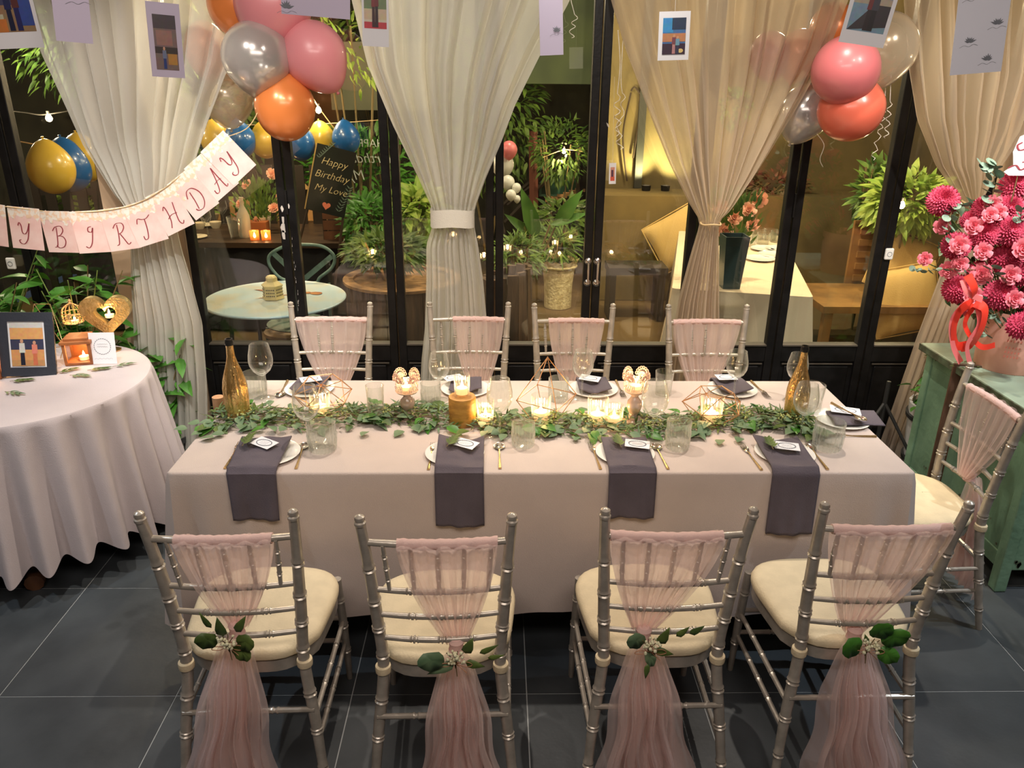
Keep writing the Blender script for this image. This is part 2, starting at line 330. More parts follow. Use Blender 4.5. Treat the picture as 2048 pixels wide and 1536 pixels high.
# folding doors: black timber leaves, glass above a moulded bottom panel
chip = mat('chipped_white_paint', srgb(214, 208, 198), 0.8)
xs = [(-2.68, -2.43), (-2.43, -1.97), (-1.62, -1.08), (-1.08, -0.545), (-0.545, -0.018), (-0.018, 0.50), (0.50, 1.035), (1.035, 1.53), (1.53, 2.038), (2.038, 2.56)]
for n, (a, b) in enumerate(xs):
    ww = b - a; S = 0.046; ZB = 0.60; ZT = 2.86; mid = (a + b) / 2
    fr = MB().box((a + 0.002 + S/2, GY, ZT/2 + 0.01), (S - 0.004, 0.05, ZT)).build('stile', black_wood, smooth=False)
    root = bpy.data.objects.new('door_%d' % (n + 1), None); col.objects.link(root); root['kind'] = 'structure'; root.location = (0, 0, 0)
    fr.parent = root; bevel(fr, 0.004)
    s2 = MB().box((b - 0.002 - S/2, GY, ZT/2 + 0.01), (S - 0.004, 0.05, ZT)).build('stile', black_wood, root, False); bevel(s2, 0.004)
    for z0, z1, nm in ((0.012, 0.10, 'rail'), (0.50, ZB - 0.008, 'rail'), (ZT - 0.08, ZT, 'rail')):
        q = MB().box((mid, GY, (z0+z1)/2), (ww - 2*S, 0.044, z1 - z0)).build(nm, black_wood, root, False); bevel(q, 0.003)
    q = MB().box((mid, GY, ZB - 0.004), (ww - 2*S, 0.058, 0.008)).build('glazing_bead', mat('worn_bead', srgb(74, 68, 60), 0.45), root, False)
    q = MB().box((mid, GY, 0.30), (ww - 2*S, 0.02, 0.40)).build('panel', black_wood, root, False)
    q = MB().box((mid, GY - 0.012, 0.30), (ww - 2*S - 0.05, 0.016, 0.35)).build('raised_panel', black_wood, root, False); bevel(q, 0.008)
    q = MB().box((mid, GY - 0.022, 0.488), (ww - 2*S - 0.02, 0.008, 0.006)).build('moulding', mat('worn_bead'.strip(), (0,0,0)), root, False)
    q = MB().box((mid, GY, (ZB + ZT - 0.08)/2), (ww - 2*S + 0.01, 0.006, ZT - 0.08 - ZB)).build('pane', pane_glass, root, False)
    if n in (4, 5, 8): pass
    if n in (5, 6):
        hx = b - 0.024 if n == 5 else a + 0.024
        h = MB(); zc = AY(1187, 542, GY).z
        h.tube([(hx, GY-0.03, zc-0.058), (hx, GY-0.055, zc-0.055), (hx, GY-0.055, zc+0.055), (hx, GY-0.03, zc+0.058)], 0.006, 8)
        rx = Matrix.Rotation(R(90), 3, 'X')
        for dz in (-0.058, 0.058): h.lathe([(0.019,0),(0.019,0.004),(0.012,0.010),(0.008,0.012)], 16, (hx, GY-0.026, zc+dz), rx)
        h.build('door_handle', steel, root)
    if n in (2, 4, 7):
        hg = MB(); hg.tube([(b, GY-0.03, 1.30), (b, GY-0.03, 1.42)], 0.008, 8); hg.build('hinge', black_wood, root)
    if n == 3:   # flakes of white paint on the post
        fk = MB()
        for (u, v, rr) in ((564, 418, 7), (577, 412, 6), (566, 455, 13), (567, 470, 12), (566, 440, 8)):
            p = AY(u, v, GY - 0.0262)
            k = random.randint(6, 8); r0 = rr * 0.0026
            pts = [(p.x + cos(2*pi*i/k) * r0 * U(0.25, 0.5), p.y, p.z + sin(2*pi*i/k) * r0 * U(0.6, 1.2)) for i in range(k)]
            fk.add(pts, [tuple(range(k))])
        for i in range(26):
            z = U(0.6, 1.2); x = a + 0.004 + U(0, 0.01); fk.add([(x, GY-0.0262, z), (x + 0.002, GY-0.0262, z), (x + 0.002, GY-0.0262, z + U(0.004, 0.02))], [(0,1,2)])
        fk.build('paint_flake', chip, root, False)
    if n == 6:
        fk = MB(); p = AY(1215, 250, GY - 0.0262)
        fk.add([(p.x-0.006, p.y, p.z+0.012), (p.x+0.004, p.y, p.z+0.004), (p.x+0.010, p.y, p.z-0.012), (p.x, p.y, p.z-0.006)], [(0,1,2,3)]); fk.build('paint_flake', chip, root, False)
struct(MB().box((0.3, GY, 2.93), (6.6, 0.09, 0.12)), 'trim_1', black_wood)
struct(MB().box((0.3, GY, 0.006), (6.4, 0.10, 0.012)), 'trim_2', black_wood)
# round sensor buttons on the posts
for (u, v, lab) in ((1778, 508, 'small white plastic doorbell sensor on the black post beside the yellow cushions'), (22, 527, 'small white plastic doorbell sensor on the black post above the left round table')):
    p = AY(u, v, GY - 0.034); t = thing('doorbell_sensor', lab, 'sensor', p)
    q = MB().box((0, 0, 0), (0.046, 0.016, 0.062)).build('casing', china, t, False); bevel(q, 0.010, 3)
    MB().tube([(0.012*cos(a*pi/10), -0.009, 0.012*sin(a*pi/10)) for a in range(20)], 0.0012, 5, True).build('button', inkg, t)

# ---------------------------------------------------------------- curtains
CYP = 3.80
def curtain(label, L_, R_, folds, seed, cm=None, ybot=0.0, amp=0.030, lower_amp=0.024, band=None, top=2.9, tint=None):
    """rows are (height, left edge, right edge) of the hanging cloth"""
    Lr = [(AY(u, v, CYP).z, AY(u, v, CYP).x) for u, v in L_]; Rr = [(AY(u, v, CYP).z, AY(u, v, CYP).x) for u, v in R_]
    def ext(rows):
        rows = sorted(rows); (z1, x1), (z2, x2) = rows[-2], rows[-1]
        rows.append((top, x2 + (x2 - x1) / (z2 - z1) * (top - z2) * 0.6))
        (z1, x1), (z2, x2) = rows[0], rows[1]
        if z1 > 0.03: rows.insert(0, (0.02, x1 + (x1 - x2) / (z2 - z1) * (z1 - 0.02) * 0.6))
        return rows
    Lr, Rr = ext(Lr), ext(Rr); rg = random.Random(seed); 
    ph = [rg.uniform(0, 6.28) for _ in range(4)]
    wst = min(((lerp_rows(Rr, z/100)[0] - lerp_rows(Lr, z/100)[0]), z/100) for z in range(90, 170))
    zw = wst[1]
    def fn(s, t):
        z = 0.02 + (top - 0.02) * t
        xl = lerp_rows(Lr, z)[0]; xr = lerp_rows(Rr, z)[0]; W = xr - xl
        ss = s + 0.018 * sin(2*pi*s*3 + ph[0] + z) 
        ss = min(1, max(0, ss))
        q = min(1.0, W / 0.55)
        a = amp * 0.85 * (0.40 + 0.60 * q) if z > zw else lower_amp
        f = a * sin(2*pi*folds*s + ph[1] + 0.6*sin(z*2+ph[2])) + a * 0.28 * sin(2*pi*folds*1.7*s + ph[2] + z)
        pinch = math.exp(-((z - zw) / 0.10) ** 2)
        y = CYP + f * (1 - 0.35 * pinch) + (ybot * max(0, (zw - z) / zw) ** 1.2)
        bulge = -0.05 * (1 - (2*s - 1) ** 2) * min(1, 0.25/max(W,0.05)) 
        # small sideways shear of each pleat
        x = xl + W * ss + 0.35 * a * cos(2*pi*folds*s + ph[1]) * min(1, W / 0.4) * (1 - pinch * 0.5) * min(1, 6*s, 6*(1-s))
        return (x, y + bulge, z + (0.012 * sin(s * 40 + ph[3]) if t == 0 else 0))
    m = MB().grid(fn, folds * 12, 90); 
    o = thing('curtain', label, 'curtain', (0, 0, 0)); 
    c = m.build('drape', cm or curtain_m, o)
    zz = zw; xl = lerp_rows(Lr, zz)[0]; xr = lerp_rows(Rr, zz)[0]
    if band:
        z0, z1 = band; b = MB(); cx_ = (xl + xr)/2; hw = (xr - xl)/2 + 0.004
        prof = []
        for j in range(5):
            z = z0 + (z1 - z0) * j / 4; prof.append(z)
        def fb(s, t):
            a = 2*pi*s; z = z0 + (z1 - z0)*t
            return (cx_ + hw * cos(a), CYP - 0.035 + 0.058 * sin(a) , z + 0.004*sin(a*3) )
        b.grid(fb, 40, 4, wrap=True); b.build('tieback_band', mat('band_cloth', srgb(206, 202, 190), 0.85, bump=0.25, bscale=200), o)
    else:
        b = MB(); cx_ = (xl + xr)/2; hw = (xr - xl)/2 + 0.002
        b.tube([(cx_ + hw*cos(2*pi*k/24), CYP - 0.03 + 0.05*sin(2*pi*k/24), zz + 0.003*sin(2*pi*k/8)) for k in range(24)], 0.0045, 6, True)
        b.build('tieback_cord', cord, o)
    return o
curtain('white sheer curtain behind the pink letter banner and left round table',
    [(45, 0), (85, 110), (165, 290), (225, 385), (256, 425), (262, 470), (266, 560), (274, 640), (284, 800), (292, 930)],
    [(492, 0), (462, 130), (416, 250), (390, 330), (362, 400), (350, 430), (368, 500), (388, 560), (412, 640), (424, 760), (430, 900)], 11, 1, ybot=-0.10)
curtain('white sheer curtain with a broad cloth tieback, second one from the lettered banner',
    [(697, 0), (730, 130), (782, 250), (832, 350), (862, 415), (864, 450), (851, 490), (851, 560), (848, 660), (842, 720)],
    [(1140, 0), (1080, 110), (1030, 210), (1000, 290), (974, 350), (950, 415), (948, 450), (956, 490), (966, 560), (975, 660), (978, 720)], 10, 2,
    band=(AY(900, 450, CYP).z, AY(900, 415, CYP).z))
curtain('warm-lit sheer curtain tied by a thin cord, between the door handles and right balloons',
    [(1220, 0), (1250, 100), (1300, 230), (1340, 330), (1380, 410), (1400, 442), (1396, 460), (1378, 520), (1356, 600), (1340, 690)],
    [(1700, 0), (1660, 100), (1610, 190), (1562, 270), (1512, 350), (1462, 420), (1437, 442), (1436, 460), (1437, 520), (1438, 600), (1440, 690)], 11, 3, warm_lit_curtain_m)
curtain('warm-lit sheer curtain falling behind the red flower bouquet to the floor',
    [(1812, 0), (1822, 140), (1837, 240), (1872, 330), (1920, 400), (1922, 430), (1905, 480), (1878, 560), (1830, 680), (1795, 780), (1760, 880)],
    [(2120, 0), (2100, 150), (2052, 260), (1996, 340), (1962, 400), (1966, 430), (1976, 480), (1952, 600), (1920, 720), (1892, 900)], 10, 4, warm_lit_curtain_m, ybot=-0.02)

# ---------------------------------------------------------------- balloons
def latex(name, c, rough, metal=0.0, tr=0.0): 
    return mat(name, c, rough, metal, trans=tr, transl=0.12 if tr == 0 else 0.0, coat=0.4)
B_pink = latex('pink_latex', srgb(234, 150, 156), 0.36); B_or = latex('orange_latex', srgb(240, 140, 74), 0.28, 0.15)
B_coral = latex('coral_latex', srgb(236, 116, 92), 0.3); B_rose = latex('dusty_rose_latex', srgb(212, 118, 122), 0.34)
B_sil = latex('silver_latex', srgb(214, 208, 204), 0.2, 0.45, 0.30); B_clear = latex('clear_latex', srgb(214, 198, 170), 0.2, 0.2, 0.55)
B_yel = latex('yellow_latex', srgb(214, 178, 66), 0.3); B_blu = latex('blue_latex', srgb(30, 92, 158), 0.3); B_wh = latex('white_latex', srgb(215, 215, 208), 0.3)
def balloon(u, v, rpx, Y, m, label, tilt=(0, 0), long_=1.08, group=None):
    p = AY(u, v, Y); r = rpx * (p - Vector((0, 0, CAM_H))).length / CAM_F
    t = thing('balloon', label, 'balloon', p, 0, group); t.rotation_euler = (R(tilt[0]), R(tilt[1]), 0)
    prof = []
    for i in range(25):
        a = pi * i / 24; z = -cos(a); rr = sin(a) * (1 - 0.10 * max(0, -z)**1.5 * 1.6)
        z2 = z * long_ - (0.12 * (max(0, -z) ** 4))
        prof.append((max(0.004/r, rr) * r if i else 0.05 * r, z2 * r))
    prof[-1] = (1e-5, prof[-1][1])
    MB().lathe(prof, 36).build('skin', m, t)
    MB().lathe([(0.05*r, 0), (0.035*r, -0.03*r), (0.075*r, -0.07*r), (0.02*r, -0.10*r)], 12, (0, 0, prof[0][1])).build('knot', m, t)
    return t
balloon(545, 12, 66, 3.74, B_pink, 'large pink balloon at the top of the left bunch', (0, 10))
balloon(478, 12, 52, 3.80, B_or, 'orange balloon tucked behind the top pink one, left bunch', (0, -20))
balloon(514, 116, 61, 3.66, B_sil, 'see-through silver balloon in front of the left bunch', (10, 5), 1.02)
balloon(630, 113, 57, 3.72, B_pink, 'pink balloon on the right side of the left bunch', (5, -30))
balloon(570, 212, 54, 3.70, B_or, 'shiny orange balloon hanging lowest of the left bunch', (0, 180), 1.14)
balloon(455, 198, 46, 3.92, B_clear, 'clear champagne balloon beside the left curtain edge', (0, 0), 1.0)
balloon(412, 100, 36, 3.95, B_or, 'orange balloon showing through the left sheer curtain', (0, 0), 1.3)
balloon(1690, 141, 57, 3.62, B_rose, 'dusty rose balloon at the front of the right bunch', (80, 0), 1.02)
balloon(1702, 216, 56, 3.68, B_coral, 'coral balloon hanging lowest of the right bunch', (0, 170), 1.0)
balloon(1762, 100, 58, 3.76, B_clear, 'clear balloon between the right bunch and the far right curtain', (0, 10), 1.05)
balloon(1610, 226, 46, 3.92, B_sil, 'silver balloon half behind the warm-lit curtain edge, right bunch', (0, 20), 1.1)
balloon(1668, 62, 40, 3.94, B_or, 'orange balloon above the dusty rose one, right bunch', (0, -20), 1.15)
balloon(1598, 110, 37, 3.95, B_or, 'orange balloon showing through the warm-lit curtain, right bunch', (0, 10), 1.15)
balloon(1540, 112, 37, 3.95, B_rose, 'rose balloon showing through the warm-lit curtain, right bunch', (0, -10), 1.1)
def curl(pts, r, label, coil=(0.0, 0.0, 0), name='curling_ribbon'):
    """ribbon hanging as a line, its lower part coiled"""
    P = catmull(pts, 10); out = []
    c0, ca, n = coil
    for i, p in enumerate(P):
        t = i / (len(P) - 1)
        if t > c0 and n: 
            q = (t - c0) / (1 - c0); out.append(p + Vector((sin(q*n*2*pi) * ca, cos(q*n*2*pi) * ca, 0)))
        else: out.append(p)
    o = MB().tube(out, r, 5).build(name, ribw); tag(o, label, 'ribbon'); return o
Yb = 3.80
curl([AY(1140, -30, Yb), AY(1142, 0, Yb), AY(1150, 35, Yb), AY(1145, 55, Yb), AY(1143, 76, Yb)], 0.0016, 'white curling ribbon hanging above the double doors', (0.45, 0.012, 2.5))
curl([AY(1236, 60, Yb), AY(1240, 130, Yb), AY(1234, 200, Yb), AY(1236, 250, Yb), AY(1240, 298, Yb)], 0.0018, 'white curling ribbon beside the upper door frame and warm-lit curtain', (0.45, 0.016, 4.5))
curl([AY(1246, 80, Yb), AY(1242, 160, Yb), AY(1246, 210, Yb), AY(1232, 272, Yb)], 0.0016, 'short white ribbon tangled with the longer one by the door frame', (0.5, 0.012, 2.5))
curl([AY(1772, 160, Yb), AY(1768, 215, Yb), AY(1760, 260, Yb), AY(1745, 320, Yb)], 0.0018, 'white curling ribbon under the coral balloon, longest of the right bunch', (0.35, 0.012, 5.5))
curl([AY(1782, 150, Yb), AY(1780, 200, Yb), AY(1776, 240, Yb), AY(1772, 276, Yb)], 0.0018, 'white curling ribbon hanging from the clear balloon, right bunch', (0.35, 0.011, 4))
curl([AY(1634, 268, Yb), AY(1648, 290, Yb), AY(1640, 318, Yb), AY(1646, 334, Yb)], 0.0016, 'short white ribbon below the silver balloon, right bunch')

# ---------------------------------------------------------------- letter banner
STROKES = {   # pen strokes of each capital in a unit box, x right, y up
 'Y': [[(.12,.80),(.20,.92),(.28,.80),(.30,.55),(.42,.48),(.56,.60),(.70,.92)], [(.70,.92),(.62,.55),(.52,.25),(.34,.08),(.16,.10),(.10,.20),(.20,.24)]],
 'B': [[(.42,.88),(.36,.50),(.26,.14),(.10,.08)], [(.18,.74),(.36,.90),(.66,.94),(.74,.78),(.58,.60),(.40,.54)], [(.40,.54),(.66,.52),(.76,.34),(.62,.12),(.36,.06),(.22,.16)]],
 'I': [[(.60,.92),(.44,.88),(.40,.74),(.56,.70),(.66,.86),(.58,.60),(.46,.26),(.28,.08),(.12,.14)]],
 'R': [[(.40,.88),(.36,.50),(.26,.14),(.12,.08)], [(.16,.76),(.36,.92),(.66,.92),(.72,.76),(.56,.58),(.38,.52)], [(.44,.52),(.58,.30),(.72,.08),(.88,.14)]],
 'T': [[(.10,.74),(.22,.92),(.44,.86),(.66,.86),(.88,.96)], [(.56,.86),(.50,.50),(.36,.14),(.18,.10),(.16,.24)]],
 'H': [[(.16,.80),(.30,.92),(.34,.70),(.28,.34),(.12,.08)], [(.84,.94),(.74,.60),(.66,.20),(.78,.06),(.90,.16)], [(.20,.44),(.48,.54),(.80,.52)]],
 'D': [[(.42,.82),(.36,.46),(.26,.14)], [(.10,.66),(.30,.90),(.64,.90),(.86,.62),(.78,.28),(.50,.08),(.20,.10),(.12,.20)]],
 'A': [[(.74,.94),(.54,.50),(.30,.12),(.10,.10),(.10,.24)], [(.74,.94),(.72,.50),(.74,.08),(.88,.12)], [(.32,.40),(.56,.44),(.80,.42)]],
 'P': [[(.40,.88),(.36,.50),(.26,.14),(.12,.08)], [(.16,.76),(.36,.92),(.66,.92),(.74,.74),(.58,.54),(.38,.50)]] }
cardp = mat('pink_banner_card', srgb(236, 194, 186), 0.75, c2=srgb(244, 212, 204), vscale=9, ramp=(0.4, 0.6))
cardt = mat('cream_flower_border', srgb(240, 230, 218), 0.75, c2=srgb(240, 206, 176), vscale=45, ramp=(0.48, 0.56))
inkr = mat('burgundy_ink', srgb(150, 62, 70), 0.6)
def ribbon_strokes(mb, strokes, sx, sy, wmax, org=(0, 0), y=0.0):
    for st in strokes:
        P = catmull([Vector((a[0]*sx + org[0], y, a[1]*sy + org[1])) for a in st], 6); n = len(P); vs_ = []
        for i, p in enumerate(P):
            t = (P[min(i+1, n-1)] - P[max(i-1, 0)]); t.normalize(); nn = Vector((t.z, 0, -t.x))
            ww = wmax * (0.35 + 0.65 * abs(t.z)) * 0.5; vs_ += [p - nn*ww, p + nn*ww]
        mb.add(vs_, [(2*i, 2*i+1, 2*i+3, 2*i+2) for i in range(n-1)])
BY = 3.62
ban = thing('letter_banner', 'pink paper letter banner strung across the left curtain, flower border on top', 'banner', AY(240, 430, BY))
BO = Vector(ban.location)
cards = [('P', -18, 448, -8), ('Y', 52, 457, -5), ('B', 118, 464, 0), ('I', 181, 464, 3), ('R', 240, 458, 8), ('T', 290, 446, 17), ('H', 340, 421, 25), ('D', 386, 388, 34), ('A', 423, 352, 38), ('Y', 457, 317, 40)]
sN = 3.95 / CAM_F; CW, CH = 62 * sN * 0.92, 76 * sN
tops = []
for k, (ch, u, v, a) in enumerate(cards):
    p = AY(u, v, BY) - BO; rot = Euler((R(U(-4, 4)), -R(a), R(U(-5, 5))))
    base = MB().box((0, 0, 0), (CW, 0.0012, CH)).build('letter_card', cardp, ban, False); base.location = p; base.rotation_euler = rot
    tp = MB(); n = 12; pts = [(-CW/2, -0.0010, CH/2)] 
    for i in range(n + 1):
        x = -CW/2 + CW * i/n; d = CH * (0.16 + 0.14 * abs(cos(i * 1.1 + k)) * (1.3 if i in (0, 1, n-1, n) else 0.7)); pts.append((x, -0.0010, CH/2 - d))
    pts.append((CW/2, -0.0010, CH/2)); tp.add(pts, [tuple(range(len(pts)))]); 
    for i in range(10):   # printed blossoms
        cx_, cz_ = U(-CW*.45, CW*.45), CH/2 - abs(random.gauss(0.05, 0.10))*CH*1.3 - 0.006; r0 = U(0.006, 0.011)
        cz_ = max(cz_, -CH*0.2)
        tp.add([(cx_ + r0*(1+0.2*cos(5*2*pi*j/15))*cos(2*pi*j/15), -0.0012 - 0.00005*i, cz_ + r0*(1+0.2*cos(5*2*pi*j/15))*sin(2*pi*j/15)) for j in range(15)], [tuple(range(15))])
    q = tp.build('flower_border', cardt, base, False)
    lt = MB(); ribbon_strokes(lt, STROKES[ch], CW*0.62, CH*0.60, 0.0052, (-CW*0.31, -CH*0.42), -0.0022); lt.build('letter', inkr, base, False)
    tops.append(p + Euler((0, -R(a), 0)).to_matrix() @ Vector((0, -0.002, CH/2 - 0.006)))
tops = [AY(-70, 395, BY) - BO] + tops + [AY(492, 258, BY) - BO, AY(520, 215, BY) - BO]
MB().tube(catmull(tops, 6), 0.0022, 6).build('string', cord, ban)

# ---------------------------------------------------------------- hanging prints and notes
def poly_print(polys, W, H_, parent, y=-0.0010):
    vs_, fs, cs = [], [], []
    for i, (c, pts) in enumerate(polys):
        o = len(vs_); yy = y - 0.00012 * i
        vs_ += [((a - 0.5) * W, yy, (b - 0.5) * H_) for a, b in pts]; fs.append(tuple(range(o, o + len(pts)))); cs.append(srgb(*c))
    me = bpy.data.meshes.new('picture'); me.from_pydata(vs_, [], fs); me.materials.append(printm)
    ca = me.color_attributes.new('print', 'FLOAT_COLOR', 'CORNER'); li = 0
    for f, c in zip(me.polygons, cs):
        for l in f.loop_indices: ca.data[l].color = (*c, 1)
    o = bpy.data.objects.new('picture', me); col.objects.link(o); o.parent = parent; return o
def blob(cx_, cy_, rx, ry, n=10): return [(cx_ + rx*cos(2*pi*i/n), cy_ + ry*sin(2*pi*i/n)) for i in range(n)]
def rect(a, b, c, d): return [(a, b), (c, b), (c, d), (a, d)]
FULL = rect(0, 0, 1, 1)
def figures(cs): 
    out = []
    for (x, h, body, top) in cs:
        out += [(body, [(x-.07, .02), (x+.07, .02), (x+.06, h*0.55), (x-.06, h*0.55)]), (top, [(x-.09, h*.5), (x+.09, h*.5), (x+.08, h*.86), (x-.08, h*.86)]), ((196, 150, 120), blob(x, h*.93, .05, h*.08))]
    return out
def hang(corners, Y, polys, label, thick=0.0012, frame=(0.08, 0.20), mt=paperw, name='photo_print', cat='photo', yaw=0, extra=None, tilt=0):
    """corners: left, top, right, bottom of the upright sheet as seen, plus roll in degrees"""
    u0, v0, u1, v1, roll = corners
    c = AY((u0+u1)/2, (v0+v1)/2, Y); W = abs(AY(u1, (v0+v1)/2, Y).x - AY(u0, (v0+v1)/2, Y).x) / max(0.2, cos(R(yaw))); Hh = abs(AY((u0+u1)/2, v0, Y).z - AY((u0+u1)/2, v1, Y).z)
    t = thing(name, label, cat, c); t.rotation_euler = Euler((R(tilt), -R(roll), R(yaw)))
    MB().box((0, 0, 0), (W, thick, Hh)).build('paper', mt, t, False)
    if polys:
        b, bt = frame; p = poly_print(polys, W*(1-2*b), Hh*(1-b-bt), t); p.location = (0, 0, Hh*(bt-b)/2)
    # the thread that carries it up out of view
    MB().tube([(0, 0, Hh/2), (0.0, 0, Hh/2 + 0.4)], 0.0006, 4).build('thread', ribw, t)
    if extra: extra(t, W, Hh)
    return t
def sprig_mark(x, z, s, mono=True):
    def f(t, W, H_):
        for (px, pz) in ([(x, z)] if not isinstance(x, list) else list(zip(x, z))):
            mb = MB(); X, Z = (px - .5)*W, (pz - .5)*H_
            for i in range(7):
                a = pi * (0.1 + 0.13*i); mb.leaf((X, -0.0015, Z), (cos(a), 0, sin(a)), (0, -1, 0), s*U(.7, 1.1), s*.3, 0)
            ribbon_strokes(mb, [[(-1, -.4), (-.5, -.1), (0, -.3), (.5, 0), (1, -.2)]], s*1.3, s, 0.0012, (X, Z - s*0.3), -0.0016)
            mb.build('printed_sprig', inkg, t, False)
    return f
hang((-22, -70, 66, 98, 3), 2.1, [((150, 120, 90), FULL), ((70, 70, 100), rect(0, .45, 1, 1)), ((190, 180, 160), rect(0, .0, .25, .3)), ((196, 120, 60), rect(0, 0, .3, .22)), ((60, 80, 150), rect(.55, .1, 1, .55))] + figures([(.42, .75, (30, 34, 60), (40, 44, 84)), (.62, .8, (40, 40, 90), (90, 50, 50))]),
     'photo print hanging at the top left corner, couple in blue', yaw=8)
hang((112, -60, 172, 86, -4), 2.0, None, 'blank lilac paper note hanging just right of the corner photo', mt=lilac, name='paper_note', cat='note', yaw=25, extra=sprig_mark(.7, .62, 0.02))
hang((304, 6, 358, 156, -3), 2.2, [((120, 100, 96), FULL), ((70, 60, 66), rect(0, .75, 1, 1)), ((150, 110, 100), rect(.1, .45, .8, .72)), ((180, 130, 60), rect(.55, .1, .95, .35)), ((60, 50, 46), rect(0, .3, 1, .42))] + figures([(.4, .42, (40, 60, 120), (110, 120, 150))]),
     'tall narrow photo print turned sideways in front of the left curtain', mt=lilac, frame=(0.16, 0.10), yaw=30)
hang((562, -70, 700, 34, -4), 2.3, None, 'wide lilac paper note hanging above the left pink balloons', mt=lilac, name='paper_note', cat='note', extra=sprig_mark(.08, .12, 0.02))
hang((724, -90, 776, 95, -2), 2.3, [((206, 196, 176), FULL), ((110, 130, 90), rect(0, .3, 1, .55)), ((200, 180, 150), rect(0, .14, 1, .3)), ((190, 60, 70), rect(0, 0, 1, .10)), ((214, 90, 110), blob(.12, .82, .12, .05)), ((220, 100, 120), blob(.9, .72, .1, .05))] + figures([(.42, .66, (60, 30, 34), (120, 40, 44)), (.56, .68, (50, 30, 34), (110, 36, 40))]),
     'narrow photo print over the second curtain, two people among pink balloons', yaw=12)
hang((1078, -60, 1126, 112, 3), 2.4, None, 'lilac card with a tiny printed sprig beside the door top', mt=lilac, name='paper_note', cat='note', yaw=15, extra=sprig_mark(.72, .28, 0.016))
hang((1317, 23, 1379, 121, 2), 2.5, [((70, 110, 160), FULL), ((60, 140, 196), rect(0, .6, .45, 1)), ((44, 60, 84), rect(.4, .68, 1, 1)), ((186, 130, 90), rect(0, .35, 1, .58)), ((60, 44, 60), rect(0, 0, 1, .3)), ((214, 190, 120), blob(.8, .1, .12, .06))] + figures([(.5, .55, (180, 130, 130), (120, 70, 80)), (.66, .5, (60, 60, 80), (110, 150, 170))]),
     'white bordered photo print with blue sky, hanging before the warm-lit curtain', frame=(0.13, 0.12))
hang((1700, -60, 1786, 92, -8), 2.3, [((120, 150, 170), FULL), ((56, 50, 54), [(0, 0), (1, .12), (1, .5), (.55, .5)]), ((170, 160, 140), rect(0, .5, 1, .62))] + figures([(.48, .8, (40, 30, 34), (110, 40, 40)), (.6, .8, (30, 26, 30), (60, 60, 70))]),
     'white bordered photo print above the right balloons, two people by water', frame=(0.09, 0.18), yaw=-12)
wrinkp = mat('creased_white_paper', srgb(226, 228, 240), 0.7, bump=0.3, bscale=8)
hang((1916, -70, 2012, 150, 5), 2.3, None, 'long creased white paper note hanging before the far right curtain', mt=wrinkp, name='paper_note', cat='note', yaw=-8, extra=sprig_mark([.25, .8, .7, .3], [.72, .45, .12, .3], 0.018))
hang((1218, 326, 1232, 368, 2), 3.98, [((214, 150, 130), FULL), ((220, 100, 80), rect(0, 0, 1, .3)), ((90, 60, 80), rect(.2, .3, .7, .8))], 'tiny photo print mirrored in the door glass beside the double door post', frame=(.2, .15))  # reflection in the glass, built as a small hung print
# ================================================================ CHAIRS
def ringed(pts, rad, rings, seg=10, bump=0.0035, hw=0.006):
    """path with radius profile and turned bamboo rings at the given arc fractions"""
    P = catmull(pts, 10); n = len(P); L = [0]
    for a, b in zip(P, P[1:]): L.append(L[-1] + (b - a).length)
    T = L[-1]; S = set([x / T for x in L])
    for r_ in rings:
        for d in (-2*hw, -hw, -hw*0.4, 0, hw*0.4, hw, 2*hw): 
            q = r_ + d / T
            if 0 < q < 1: S.add(q)
    out, rr = [], []
    for s in sorted(S):
        d = s * T; k = max(0, min(n - 2, next((i for i in range(n-1) if L[i+1] >= d), n-2)))
        t = (d - L[k]) / max(1e-9, L[k+1] - L[k]); out.append(P[k].lerp(P[k+1], t))
        m = len(rad) - 1; q = s * m; i = min(m - 1, int(q)); r0 = rad[i] + (rad[i+1] - rad[i]) * (q - i)
        for r_ in rings:
            x = abs(s - r_) * T
            if x < hw * 0.5: r0 -= 0.0012
            elif x < hw * 1.5: r0 += bump * 0.8
        rr.append(r0)
    return out, rr
